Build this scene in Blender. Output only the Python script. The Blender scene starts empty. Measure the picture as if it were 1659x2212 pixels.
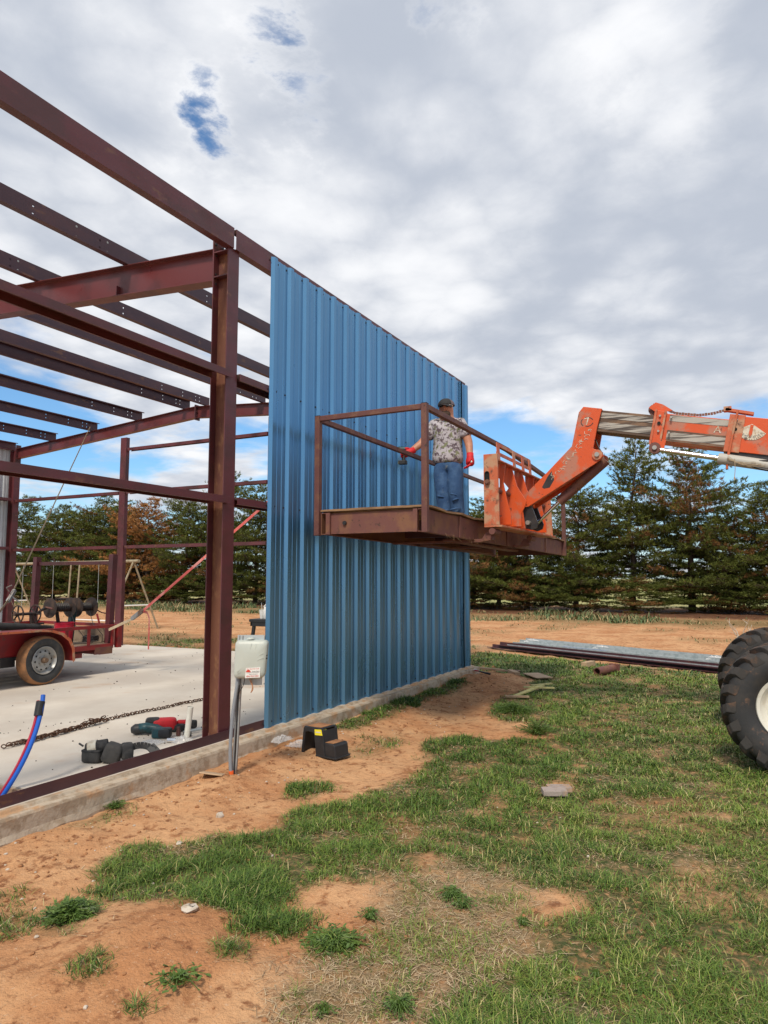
import bpy, bmesh, math, random
import numpy as np
from mathutils import Vector, Matrix, Euler
rad = math.radians
# World axes: x runs along the blue wall away from the camera, y runs into the building, z = 0 is the top of the slab.
CAM = Vector((-5.501, -4.583, 1.54)); YAW = rad(27.41)
FW = Vector((math.cos(YAW), math.sin(YAW), 0)); RT = Vector((math.sin(YAW), -math.cos(YAW), 0))
S = bpy.context.scene; COL = S.collection
cam = bpy.data.cameras.new('camera'); co = bpy.data.objects.new('camera', cam); COL.objects.link(co)
co.location = CAM; co.rotation_euler = (rad(90 + 5.33), 0, YAW - rad(90))
cam.sensor_width = 36; cam.lens = 24.97; cam.clip_start = .05; cam.clip_end = 6000
S.camera = co
S.render.resolution_x = 768; S.render.resolution_y = 1024
S.view_settings.view_transform = 'Standard'; S.view_settings.look = 'None'
S.view_settings.exposure = 0.10; S.view_settings.gamma = 1; S.view_settings.use_curve_mapping = False
S.cycles.max_bounces = 6; S.cycles.diffuse_bounces = 3; S.cycles.glossy_bounces = 3
S.cycles.transparent_max_bounces = 8; S.cycles.transmission_bounces = 3
# ---------------------------------------------------------------- sun and sky
SUN_DIR = Vector((-.80, -.16, .95)).normalized()      # towards the sun
sl = bpy.data.lights.new('sun', 'SUN'); sl.energy = 3.1; sl.angle = rad(10); sl.color = (1, .91, .77)
so = bpy.data.objects.new('sun', sl); COL.objects.link(so); so.rotation_euler = SUN_DIR.to_track_quat('Z', 'Y').to_euler()
so.location = (0, 0, 30)
W = bpy.data.worlds.new('World'); S.world = W; W.use_nodes = True
wn = W.node_tree.nodes; wl = W.node_tree.links; wn.clear()
def nd(t, **k):
    n = wn.new(t)
    for a, b in k.items(): setattr(n, a, b)
    return n
def put(sock, v):
    if isinstance(v, bpy.types.NodeSocket): wl.new(v, sock)
    else: sock.default_value = v
def M(op, a, b=0., c=0., clamp=False):
    n = nd('ShaderNodeMath', operation=op, use_clamp=clamp); put(n.inputs[0], a); put(n.inputs[1], b); put(n.inputs[2], c); return n.outputs[0]
def sstep(v, a, b):
    n = nd('ShaderNodeMapRange', interpolation_type='SMOOTHSTEP'); put(n.inputs[0], v); put(n.inputs[1], a); put(n.inputs[2], b); return n.outputs[0]
def wnoise(vec, scale, detail=8, rough=.55, dist=0., w=0.):
    n = nd('ShaderNodeTexNoise', noise_dimensions='4D'); wl.new(vec, n.inputs['Vector'])
    n.inputs['Scale'].default_value = scale; n.inputs['Detail'].default_value = detail; n.inputs['Roughness'].default_value = rough
    n.inputs['Distortion'].default_value = dist; n.inputs['W'].default_value = w; return n.outputs['Fac']
def wmix(f, a, b):
    n = nd('ShaderNodeMix', data_type='RGBA'); put(n.inputs[0], f)
    put(n.inputs[6], a if isinstance(a, bpy.types.NodeSocket) else (*a, 1)); put(n.inputs[7], b if isinstance(b, bpy.types.NodeSocket) else (*b, 1)); return n.outputs[2]
def dz_hole(y): return 0 <= y < 400
def px_dir(x, y):        # direction of a point of the sky seen at pixel x, y of a 1659 x 2212 view
    a = (x - 829.5) / 1534; b = -(y - 1106) / 1534; p = rad(5.33)
    f = math.cos(p) - b * math.sin(p); u = math.sin(p) + b * math.cos(p)
    return (FW * f + RT * a + Vector((0, 0, u))).normalized()
tc = nd('ShaderNodeTexCoord'); sep = nd('ShaderNodeSeparateXYZ'); wl.new(tc.outputs['Generated'], sep.inputs[0])
dx, dy, dz = sep.outputs
zc = M('ADD', M('MAXIMUM', dz, 0.), .13)
cmb = nd('ShaderNodeCombineXYZ'); wl.new(M('DIVIDE', dx, zc), cmb.inputs[0]); wl.new(M('DIVIDE', dy, zc), cmb.inputs[1]); cmb.inputs[2].default_value = 0
P = cmb.outputs[0]
n1 = wnoise(P, 1.25, 9, .58, .25, 3.1)
n2 = wnoise(P, .55, 6, .5, .0, 8.4)
n3 = wnoise(P, 2.6, 8, .62, .4, 5.7)
n4 = wnoise(P, 5.5, 7, .62, .3, 2.2); rag2 = M('ADD', M('MULTIPLY', sstep(n4, .38, .58), .6), .4)
ragged = sstep(M('ADD', M('MULTIPLY', n3, .6), M('MULTIPLY', n4, .4)), .42, .58)
th = M('ADD', M('MULTIPLY', sstep(dz, .20, .36), -.34), .50)
for (px, py, c0, amt) in ((975, 2, .9962, .42), (430, 100, .985, .17), (640, 188, .9955, .30), (455, 222, .9982, .30), (1400, 170, .993, .14), (1080, 860, .993, .10), (1420, 150, .996, .05),
                          (560, 760, .992, .12), (60, 800, .99, .12), (1600, 1030, .997, .08), (300, 930, .99, -.06), (1500, 780, .98, -.08), (900, 640, .95, -.12)):
    d = px_dir(px, py)
    dt = M('ADD', M('ADD', M('MULTIPLY', dx, d.x), M('MULTIPLY', dy, d.y)), M('MULTIPLY', dz, d.z))
    if 0 <= py < 400: dt = M('ADD', dt, M('MULTIPLY', M('ADD', M('SUBTRACT', n3, .5), M('MULTIPLY', M('SUBTRACT', n4, .5), .8)), (1 - c0) * 4.5))
    th = M('ADD', th, M('MULTIPLY', sstep(dt, c0, 1.0), amt))
cover = M('DIVIDE', M('SUBTRACT', M('SUBTRACT', n1, th), M('MULTIPLY', sstep(dz, .35, .5), -.10)), .001) if False else sstep(M('SUBTRACT', n1, th), M('ADD', M('MULTIPLY', sstep(dz, .36, .5), -.10), -.05), M('ADD', M('MULTIPLY', sstep(dz, .36, .5), .06), .10))
veil = M('MULTIPLY', sstep(dz, .0, .16), -.55); veil = M('ADD', veil, .60)            # thin high cloud, denser towards the horizon
veil = M('MULTIPLY', veil, M('ADD', M('MULTIPLY', n3, .9), .25))
def puff(scale, seed):
    wv = nd('ShaderNodeTexNoise'); wl.new(P, wv.inputs['Vector']); wv.inputs['Scale'].default_value = scale * .9; wv.inputs['Detail'].default_value = 5
    ad = nd('ShaderNodeMix', data_type='VECTOR'); ad.inputs[0].default_value = .32 / scale ** .5; wl.new(P, ad.inputs[4]); wl.new(wv.outputs['Color'], ad.inputs[5])
    v = nd('ShaderNodeTexVoronoi', voronoi_dimensions='3D', feature='F1'); wl.new(ad.outputs[1], v.inputs['Vector']); v.inputs['Scale'].default_value = scale
    return M('SUBTRACT', 1., v.outputs['Distance'])
pf1 = M('ADD', M('MULTIPLY', puff(3.4, 1), .62), M('MULTIPLY', puff(8.5, 2), .38))
shade = M('ADD', M('ADD', M('MULTIPLY', n2, 1.25), M('MULTIPLY', n3, .9)), M('ADD', M('MULTIPLY', n4, .45), M('MULTIPLY', pf1, .95)))
shade = sstep(shade, 1.42, 2.32)
shade = M('ADD', shade, M('MULTIPLY', sstep(M('SUBTRACT', n1, th), .30, .0), .24), clamp=True)
ccol = wmix(shade, (4.9, 5.35, 6.2), (9.1, 9.2, 9.45))
sky = nd('ShaderNodeTexSky', sky_type='NISHITA', sun_disc=False)
sky.sun_elevation = math.asin(SUN_DIR.z); sky.sun_rotation = math.atan2(SUN_DIR.x, SUN_DIR.y); sky.air_density = 1.0; sky.dust_density = .6; sky.ozone_density = 2.0
hs = nd('ShaderNodeHueSaturation'); hs.inputs['Saturation'].default_value = 1.02; hs.inputs['Value'].default_value = 1.15
tnt = nd('ShaderNodeMix', data_type='RGBA', blend_type='MULTIPLY'); tnt.inputs[0].default_value = 1; wl.new(sky.outputs[0], tnt.inputs[6]); tnt.inputs[7].default_value = (.78, 1.12, 1.32, 1); wl.new(tnt.outputs[2], hs.inputs['Color'])
c1 = wmix(veil, hs.outputs[0], (7.6, 8.0, 8.6))
c2 = wmix(cover, c1, ccol)
bg = nd('ShaderNodeBackground'); wl.new(c2, bg.inputs[0]); bg.inputs[1].default_value = .1
wo = nd('ShaderNodeOutputWorld'); wl.new(bg.outputs[0], wo.inputs[0])

# ---------------------------------------------------------------- materials
def pm(name, c, c2=None, sc=4., lo=.45, hi=.62, rough=.6, metal=0., bump=0., bsc=40., c3=None, sc3=12., lo3=.55, hi3=.65, spec=.5, coat=0., stretch=None, det=6, attr=None, rvar=0.):
    m = bpy.data.materials.new(name); m.use_nodes = True; nt = m.node_tree; N = nt.nodes; L = nt.links
    b = N['Principled BSDF']; b.inputs['Roughness'].default_value = rough; b.inputs['Metallic'].default_value = metal
    b.inputs['Specular IOR Level'].default_value = spec; b.inputs['Coat Weight'].default_value = coat; b.inputs['Base Color'].default_value = (*c, 1)
    t = N.new('ShaderNodeTexCoord'); vec = t.outputs['Object']
    if stretch:
        mp = N.new('ShaderNodeMapping'); L.new(vec, mp.inputs[0]); mp.inputs['Scale'].default_value = stretch; vec = mp.outputs[0]
    def noise(s, d=det):
        n = N.new('ShaderNodeTexNoise'); L.new(vec, n.inputs['Vector']); n.inputs['Scale'].default_value = s; n.inputs['Detail'].default_value = d; n.inputs['Roughness'].default_value = .6; return n.outputs['Fac']
    def ramp(f, a, bb):
        n = N.new('ShaderNodeMapRange'); n.interpolation_type = 'SMOOTHSTEP'; L.new(f, n.inputs[0]); n.inputs[1].default_value = a; n.inputs[2].default_value = bb; return n.outputs[0]
    def mix(f, a, bb):
        n = N.new('ShaderNodeMix'); n.data_type = 'RGBA'; L.new(f, n.inputs[0])
        for i, x in ((6, a), (7, bb)):
            if isinstance(x, tuple): n.inputs[i].default_value = (*x, 1)
            else: L.new(x, n.inputs[i])
        return n.outputs[2]
    colr = c
    if attr:
        a = N.new('ShaderNodeAttribute'); a.attribute_name = attr[0]; r = N.new('ShaderNodeValToRGB'); L.new(a.outputs['Fac'], r.inputs[0])
        e = r.color_ramp.elements; e[0].position = attr[1][0][0]; e[0].color = (*attr[1][0][1], 1); e[1].position = attr[1][-1][0]; e[1].color = (*attr[1][-1][1], 1)
        for p, cc in attr[1][1:-1]: x = e.new(p); x.color = (*cc, 1)
        colr = r.outputs[0]
    if c2: colr = mix(ramp(noise(sc), lo, hi), colr, c2)
    if c3: colr = mix(ramp(noise(sc3), lo3, hi3), colr, c3)
    if not isinstance(colr, tuple): L.new(colr, b.inputs['Base Color'])
    if rvar:
        n = N.new('ShaderNodeMapRange'); L.new(noise(sc * 1.7), n.inputs[0]); n.inputs[1].default_value = .3; n.inputs[2].default_value = .7
        n.inputs[3].default_value = max(rough - rvar, .03); n.inputs[4].default_value = min(rough + rvar, 1); L.new(n.outputs[0], b.inputs['Roughness'])
    if bump:
        bp = N.new('ShaderNodeBump'); bp.inputs['Strength'].default_value = 1; bp.inputs['Distance'].default_value = bump; L.new(noise(bsc, 5), bp.inputs['Height']); L.new(bp.outputs[0], b.inputs['Normal'])
    return m
mPrimer = pm('red_oxide_primer', (.112, .028, .034), (.080, .026, .026), 3, rough=.42, c3=(.15, .062, .038), sc3=9, lo3=.60, hi3=.72, bump=.0006, bsc=60, rvar=.12, stretch=(.5, 1, 1))
mPrimerD = pm('dark_primer', (.062, .024, .032), (.085, .032, .036), 4, rough=.45, c3=(.14, .06, .035), sc3=10, lo3=.60, hi3=.68, bump=.0005, bsc=60, stretch=(.4, 1, 1))
mRafter = pm('red_primer', (.125, .028, .030), (.090, .024, .026), 2.2, rough=.36, bump=.0004, bsc=50, rvar=.1)
mRustWeb = pm('rusty_steel_web', (.17, .065, .035), (.105, .032, .026), 2.5, lo=.4, hi=.7, rough=.7, c3=(.25, .12, .055), sc3=14, lo3=.5, hi3=.72, bump=.001, bsc=70, stretch=(1, 1, .5))
mRust = pm('rusty_primer', (.145, .055, .045), (.19, .085, .045), 5, lo=.45, hi=.65, rough=.65, c3=(.055, .026, .02), sc3=16, lo3=.58, hi3=.72, bump=.001, bsc=60)
mRail = pm('rail_primer', (.115, .043, .038), (.15, .068, .045), 7, rough=.6, c3=(.045, .025, .02), sc3=18, lo3=.6, hi3=.7, bump=.0008, bsc=70)
mBlue = pm('blue_painted_metal', (.116, .283, .475), (.126, .30, .495), 1.5, rough=.29, metal=.68, spec=.5, bump=.0007, bsc=1.4, rvar=.03, stretch=(1, 1, .35))
mWhiteM = pm('galvanised_white_panel', (.50, .53, .56), (.56, .59, .62), 3, rough=.4, bump=.0006, bsc=4)
mConc = pm('concrete', (.54, .475, .40), (.63, .57, .49), .9, lo=.35, hi=.65, rough=.8, c3=(.52, .35, .23), sc3=.8, lo3=.57, hi3=.75, bump=.0012, bsc=55, det=9)
mConcE = pm('rough_concrete_edge', (.46, .38, .29), (.33, .25, .175), 9, rough=.95, c3=(.44, .26, .14), sc3=5, lo3=.5, hi3=.68, bump=.006, bsc=45)
mOrange = pm('chipped_orange_paint', (.60, .085, .016), (.42, .17, .11), 3.4, lo=.52, hi=.64, rough=.42, c3=(.13, .05, .03), sc3=17, lo3=.63, hi3=.70, bump=.0012, bsc=26, rvar=.12)
mOrangeW = pm('worn_orange_plate', (.50, .12, .05), (.45, .25, .15), 6, lo=.46, hi=.6, rough=.55, c3=(.12, .05, .03), sc3=13, lo3=.57, hi3=.70, bump=.0012, bsc=40)
mWear = pm('bare_wear_strip', (.40, .38, .34), (.065, .052, .045), 12, lo=.44, hi=.58, rough=.55, stretch=(1, .12, 3.0), bump=.001, bsc=50)
mGreaseD = pm('greasy_brown_strip', (.09, .055, .035), (.20, .12, .07), 12, rough=.6, bump=.001, bsc=40, stretch=(1, .3, 1))
mBlackS = pm('black_painted_steel', (.02, .02, .022), (.035, .03, .03), 8, rough=.45)
mChrome = pm('chrome_rod', (.75, .76, .78), rough=.12, metal=1)
mGreyCyl = pm('grey_painted_cylinder', (.42, .41, .37), (.30, .22, .16), 7, lo=.55, hi=.7, rough=.5)
mBolt = pm('zinc_bolt', (.42, .40, .36), rough=.4, metal=.7)
mDarkBolt = pm('dark_bolt', (.03, .03, .035), rough=.5)
mRubber = pm('tractor_rubber', (.026, .026, .028), (.040, .036, .034), 5, rough=.72, c3=(.20, .105, .06), sc3=7, lo3=.60, hi3=.74, bump=.0015, bsc=50)
mRubberT = pm('muddy_lug_rubber', (.042, .038, .036), (.17, .088, .05), 6, lo=.50, hi=.72, rough=.85, bump=.002, bsc=40)
mRimW = pm('cream_wheel_rim', (.70, .68, .60), (.60, .56, .47), 6, rough=.4, c3=(.25, .12, .07), sc3=38, lo3=.68, hi3=.72)
mMudTyre = pm('mud_covered_tyre', (.33, .155, .065), (.21, .105, .05), 7, rough=.9, c3=(.06, .05, .045), sc3=9, lo3=.60, hi3=.68, bump=.003, bsc=40)
mTyre = pm('black_tyre_wall', (.035, .036, .038), (.06, .055, .05), 9, rough=.75)
mSilver = pm('silver_wheel', (.42, .42, .41), (.35, .32, .28), 9, rough=.42, metal=.35, c3=(.30, .17, .09), sc3=7, lo3=.63, hi3=.75)
mHole = pm('deep_shade', (.01, .01, .01), rough=.9)
mTrRed = pm('trailer_red_paint', (.26, .020, .020), (.20, .022, .022), 4, rough=.38, c3=(.12, .05, .035), sc3=14, lo3=.63, hi3=.7)
mWoodG = pm('weathered_wood', (.26, .19, .13), (.17, .12, .08), 12, rough=.85, stretch=(.15, 1, 1), bump=.002, bsc=30)
mWoodP = pm('pale_lumber', (.46, .32, .20), (.36, .24, .14), 10, rough=.8, stretch=(1, .2, 1), bump=.001, bsc=30)
mPly = pm('weathered_plywood_edge', (.33, .20, .105), (.15, .085, .045), 20, lo=.4, hi=.62, rough=.85, stretch=(.2, .2, 4), bump=.003, bsc=30)
mBlk = pm('black_plastic', (.018, .018, .02), (.026, .026, .028), 8, rough=.5)
mBlkFab = pm('black_fabric', (.022, .022, .024), (.045, .043, .042), 20, rough=.85, bump=.001, bsc=120)
mGreyFab = pm('grey_fabric', (.045, .042, .040), (.028, .027, .026), 14, rough=.8, bump=.001, bsc=120)
mTeal = pm('teal_tool_plastic', (.010, .060, .072), (.010, .026, .03), 12, rough=.45)
mRed = pm('red_glove_fabric', (.60, .012, .018), (.50, .012, .018), 20, rough=.65, bump=.001, bsc=150)
mYel = pm('yellow_label', (.80, .68, .03), rough=.5)
mWhiteP = pm('white_plastic', (.78, .77, .74), rough=.45)
mPVC = pm('pvc_pipe', (.78, .75, .66), (.70, .66, .57), 8, rough=.4)
mBluePex = pm('blue_pex', (.015, .13, .62), rough=.35)
mRedPex = pm('red_pex', (.55, .03, .07), rough=.4)
mChain = pm('rusty_chain_steel', (.075, .036, .022), (.13, .062, .032), 40, rough=.75, metal=.2)
mBoxP = pm('grey_meter_cover', (.48, .51, .46), (.44, .47, .43), 3, rough=.45)
mGalv = pm('galvanised_steel', (.50, .54, .55), (.38, .43, .44), 9, rough=.4, metal=.45, bump=.0004, bsc=60)
mGalvR = pm('rust_stained_galvanised', (.30, .31, .31), (.16, .10, .07), 7, lo=.45, hi=.65, rough=.55, metal=.3, stretch=(1, 1, .5))
mPvcG = pm('grey_conduit', (.23, .25, .28), rough=.5)
mStrapT = pm('tan_webbing', (.42, .33, .22), (.34, .26, .17), 20, rough=.85)
mStrapR = pm('faded_red_webbing', (.55, .10, .09), (.62, .25, .22), 6, rough=.85)
mPolyB = pm('clear_bag_plastic', (.72, .72, .72), rough=.25)
mPolyB.node_tree.nodes['Principled BSDF'].inputs['Alpha'].default_value = .45
mBark = pm('pine_bark', (.075, .05, .036), (.12, .085, .06), 8, rough=.95, bump=.01, bsc=20, stretch=(1, 1, .3))
GREENS = [(0, (.040, .048, .012)), (.3, (.090, .108, .022)), (.6, (.165, .185, .038)), (.74, (.13, .115, .035)), (.78, (.17, .080, .028)), (.86, (.22, .11, .042)), (1, (.50, .235, .075))]
_ = 0
mNeedle = pm('pine_needles', (.05, .07, .02), rough=.7, spec=.15, attr=('tint', GREENS))
mGrass = pm('grass_blades', (.08, .14, .03), rough=.55, spec=.35, attr=('tint', [(0, (.032, .068, .012)), (.35, (.088, .160, .022)), (.7, (.20, .27, .040)), (.85, (.34, .32, .10)), (1, (.52, .42, .22))]))
mStraw = pm('dry_straw', (.42, .31, .17), rough=.75, attr=('tint', [(0, (.24, .155, .085)), (.5, (.42, .30, .17)), (1, (.60, .48, .31))]))
mWeed = pm('broad_weed_leaf', (.062, .115, .018), (.115, .175, .032), 22, rough=.5)
mWeedF = pm('far_weeds', (.075, .14, .045), rough=.7, attr=('tint', [(0, (.035, .075, .022)), (.5, (.085, .15, .05)), (.8, (.20, .17, .07)), (1, (.40, .28, .14))]))
mDeadW = pm('bleached_dead_wood', (.50, .45, .37), (.36, .30, .24), 10, rough=.9)
mSoil = pm('clods', (.36, .17, .075), (.24, .11, .05), 10, rough=1, bump=.004, bsc=60)
mSpeck = pm('dark_specks', (.055, .04, .03), rough=.9)
mStone = pm('pale_stone', (.55, .48, .40), (.42, .34, .26), 20, rough=.9, bump=.002, bsc=60)
mSkin = pm('tanned_skin', (.48, .22, .135), (.42, .18, .105), 8, rough=.55)
mBeard = pm('dark_beard', (.05, .03, .02), (.06, .035, .022), 60, rough=.9, bump=.003, bsc=150)
mJean = pm('blue_denim', (.024, .072, .18), (.052, .12, .25), 7, lo=.42, hi=.66, rough=.85, c3=(.18, .22, .25), sc3=9, lo3=.60, hi3=.75, bump=.012, bsc=9)
mShirt = pm('tie_dye_shirt', (.44, .41, .44), (.10, .07, .085), 21, lo=.48, hi=.58, rough=.85, c3=(.19, .20, .11), sc3=13, lo3=.53, hi3=.62, bump=.008, bsc=11)
mCap = pm('black_cap', (.02, .02, .022), rough=.8); mCapG = pm('grey_cap_back', (.13, .10, .11), rough=.85)
mInk = pm('dark_ink', (.03, .03, .03), rough=.6); mInkR = pm('red_ink', (.60, .05, .02), rough=.6); mCream = pm('cream_paint', (.62, .58, .48), (.45, .35, .25), 20, rough=.6)
mBucket = pm('red_bucket_plastic', (.55, .01, .04), rough=.4); mGreenS = pm('dark_green_steel', (.012, .045, .045), rough=.45)
mReel = pm('dark_rusty_reel', (.035, .026, .024), (.085, .05, .035), 8, rough=.65); mCopper = pm('copper_wire', (.45, .20, .09), rough=.4)
mYelW = pm('yellow_painted_wood', (.55, .50, .20), (.45, .40, .18), 12, rough=.8); mOrangeP = pm('orange_plastic', (.75, .12, .02), rough=.5)
mPole = pm('weathered_pole', (.33, .28, .19), (.24, .19, .12), 8, rough=.8)

# ---------------------------------------------------------------- mesh helpers
class MB:
    def __init__(s): s.v = []; s.f = []
    def add(s, vs, fs):
        o = len(s.v); s.v += [tuple(v) for v in vs]; s.f += [tuple(i + o for i in f) for f in fs]; return s
    def box(s, a, b):
        x0, y0, z0 = [min(p, q) for p, q in zip(a, b)]; x1, y1, z1 = [max(p, q) for p, q in zip(a, b)]
        return s.add([(x0, y0, z0), (x1, y0, z0), (x1, y1, z0), (x0, y1, z0), (x0, y0, z1), (x1, y0, z1), (x1, y1, z1), (x0, y1, z1)],
                     [(3, 2, 1, 0), (4, 5, 6, 7), (0, 1, 5, 4), (1, 2, 6, 5), (2, 3, 7, 6), (3, 0, 4, 7)])
    def extr(s, prof, p0, p1, A, B):
        p0, p1, A, B = map(Vector, (p0, p1, A, B)); n = len(prof)
        vs = [p0 + A * a + B * b for a, b in prof] + [p1 + A * a + B * b for a, b in prof]
        fs = [(i, (i + 1) % n, n + (i + 1) % n, n + i) for i in range(n)] + [tuple(range(n))[::-1], tuple(range(n, 2 * n))]
        return s.add(vs, fs)
    def bar(s, p0, p1, w, h, up=(0, 0, 1)):          # rectangular bar, w across, h along "up"
        p0, p1, up = Vector(p0), Vector(p1), Vector(up); d = (p1 - p0).normalized(); A = d.cross(up).normalized(); B = A.cross(d)
        return s.extr([(-w / 2, -h / 2), (w / 2, -h / 2), (w / 2, h / 2), (-w / 2, h / 2)], p0, p1, A, B)
    def tube(s, pts, r, n=10, cap=True):
        pts = [Vector(p) for p in pts]; m = len(pts); rs = r if isinstance(r, (list, tuple)) else [r] * m; vs = []; X = None
        for i, p in enumerate(pts):
            t = (pts[min(i + 1, m - 1)] - pts[max(i - 1, 0)]).normalized()
            if X is None: X = t.orthogonal().normalized()
            else:
                X = (X - t * X.dot(t)); X = X.normalized() if X.length > 1e-6 else t.orthogonal().normalized()
            Y = t.cross(X)
            vs += [p + (X * math.cos(k * math.tau / n) + Y * math.sin(k * math.tau / n)) * rs[i] for k in range(n)]
        fs = [(i * n + k, i * n + (k + 1) % n, (i + 1) * n + (k + 1) % n, (i + 1) * n + k) for i in range(m - 1) for k in range(n)]
        if cap: fs += [tuple(range(n))[::-1], tuple(range((m - 1) * n, m * n))]
        return s.add(vs, fs)
    def cyl(s, p0, p1, r, n=16): return s.tube([p0, p1], r, n)
    def lathe(s, prof, c, axis, n=32, close=False):  # prof: (distance along the axis, radius)
        c, ax = Vector(c), Vector(axis).normalized(); X = ax.orthogonal().normalized(); Y = ax.cross(X); m = len(prof)
        vs = [c + ax * h + (X * math.cos(k * math.tau / n) + Y * math.sin(k * math.tau / n)) * r for h, r in prof for k in range(n)]
        fs = [(i * n + k, i * n + (k + 1) % n, ((i + 1) % m) * n + (k + 1) % n, ((i + 1) % m) * n + k) for i in range(m if close else m - 1) for k in range(n)]
        return s.add(vs, fs)
    def poly(s, pts, n, th):                          # flat outline pts given thickness th along n
        pts = [Vector(p) for p in pts]; n = Vector(n).normalized() * th; k = len(pts)
        return s.add(pts + [p + n for p in pts], [tuple(range(k))[::-1], tuple(range(k, 2 * k))] + [(i, (i + 1) % k, k + (i + 1) % k, k + i) for i in range(k)])
    def ball(s, c, r, n=12, m=8):
        c = Vector(c); r = Vector(r) if isinstance(r, (tuple, list, Vector)) else Vector((r, r, r)); vs = []
        for i in range(m + 1):
            a = math.pi * i / m
            vs += [c + Vector((r.x * math.sin(a) * math.cos(k * math.tau / n), r.y * math.sin(a) * math.sin(k * math.tau / n), r.z * math.cos(a))) for k in range(n)]
        return s.add(vs, [(i * n + k, (i + 1) * n + k, (i + 1) * n + (k + 1) % n, i * n + (k + 1) % n) for i in range(m) for k in range(n)])
    def xf(s, m):
        s.v = [tuple(m @ Vector(v)) for v in s.v]; return s
    def merge(s, o): return s.add(o.v, o.f)
ORG = {}
def obj(name, mb, mat, parent=None, bevel=0., smooth=None, kind=None, label=None, subsurf=0):
    o0 = ORG.get(parent.name, Vector()) if parent else Vector()
    me = bpy.data.meshes.new(name); me.from_pydata([(v[0] - o0.x, v[1] - o0.y, v[2] - o0.z) for v in mb.v], [], mb.f)
    bm = bmesh.new(); bm.from_mesh(me); bmesh.ops.remove_doubles(bm, verts=bm.verts, dist=1e-6); bmesh.ops.recalc_face_normals(bm, faces=bm.faces)
    bm.to_mesh(me); bm.free()
    for m in (mat if isinstance(mat, (list, tuple)) else [mat]): me.materials.append(m)
    o = bpy.data.objects.new(name, me); COL.objects.link(o)
    if parent: o.parent = parent
    ORG[o.name] = o0.copy()
    if bevel:
        b = o.modifiers.new('bevel', 'BEVEL'); b.width = bevel; b.segments = 2; b.limit_method = 'ANGLE'; b.angle_limit = rad(35)
    if subsurf:
        b = o.modifiers.new('sub', 'SUBSURF'); b.levels = b.render_levels = subsurf
    if smooth:
        me.shade_smooth()
        if smooth is not True: me.set_sharp_from_angle(angle=rad(smooth))
    if kind: o['kind'] = kind
    if label: o['label'] = label
    return o
def tag(o, label, cat, group=None):
    o['label'] = label; o['category'] = cat
    if group: o['group'] = group
    return o
def thing(name, loc, label, cat, group=None):
    o = bpy.data.objects.new(name, None); COL.objects.link(o); o.location = loc; o.empty_display_size = .2
    ORG[o.name] = Vector(loc); return tag(o, label, cat, group)
def one(name, mb, mat, label, cat, group=None, **k):
    o = obj(name, mb, mat, **k); return tag(o, label, cat, group)
def share(src, dloc, parent=None, rot=None):          # copy of a mesh object, moved
    c = src.copy(); COL.objects.link(c); c.parent = parent or src.parent; c.location = src.location + Vector(dloc)
    if rot: c.rotation_euler = rot
    return c
def Cp(h, w, t=.006, lip=.018):                       # C section: web h along B, flanges w along A
    return [(0, 0), (w, 0), (w, lip), (w - t, lip), (w - t, t), (t, t), (t, h - t), (w - t, h - t), (w - t, h - lip), (w, h - lip), (w, h), (0, h)]
def Ip(h, w, t=.009, tw=.007): return [(-w / 2, 0), (w / 2, 0), (w / 2, t), (tw / 2, t), (tw / 2, h - t), (w / 2, h - t), (w / 2, h), (-w / 2, h), (-w / 2, h - t), (-tw / 2, h - t), (-tw / 2, t), (-w / 2, t)]
X_, Y_, Z_ = Vector((1, 0, 0)), Vector((0, 1, 0)), Vector((0, 0, 1))

# ---------------------------------------------------------------- ground
rng = np.random.default_rng(7)
def vnoise(x, y, seed=0):                              # smooth value noise, vectorised
    xi = np.floor(x).astype(np.int64); yi = np.floor(y).astype(np.int64); fx = x - xi; fy = y - yi
    fx = fx * fx * (3 - 2 * fx); fy = fy * fy * (3 - 2 * fy)
    def h(a, b):
        n = (a * 374761393 + b * 668265263 + seed * 974634777) & 0xffffffff; n = ((n ^ (n >> 13)) * 1274126177) & 0xffffffff
        return ((n ^ (n >> 16)) & 0xffff) / 65535.
    return (h(xi, yi) * (1 - fx) + h(xi + 1, yi) * fx) * (1 - fy) + (h(xi, yi + 1) * (1 - fx) + h(xi + 1, yi + 1) * fx) * fy
def fbm(x, y, seed=0, o=4):
    r = 0; a = .5; t = 0
    for i in range(o): r = r + a * vnoise(x, y, seed + i); t += a; a *= .5; x = x * 2.03; y = y * 2.03
    return r / t
def px_ground(x, y, z=-.2):                            # used once, to survey the outlines of the turf
    d = px_dir(x, y); t = (z - CAM.z) / d.z; p = CAM + d * t; return (p.x, p.y)
def sdist(px, py, poly):                               # signed distance to a polygon, positive inside
    poly = np.array(poly); n = len(poly); dmin = np.full(px.shape, 1e9); ins = np.zeros(px.shape, bool)
    for i in range(n):
        ax, ay = poly[i]; bx, by = poly[(i + 1) % n]; ex, ey = bx - ax, by - ay
        t = np.clip(((px - ax) * ex + (py - ay) * ey) / (ex * ex + ey * ey + 1e-12), 0, 1)
        dmin = np.minimum(dmin, (px - ax - t * ex) ** 2 + (py - ay - t * ey) ** 2)
        c = ((ay > py) != (by > py)) & (px < (bx - ax) * (py - ay) / (by - ay + 1e-12) + ax); ins ^= c
    d = np.sqrt(dmin); return np.where(ins, d, -d)
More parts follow.
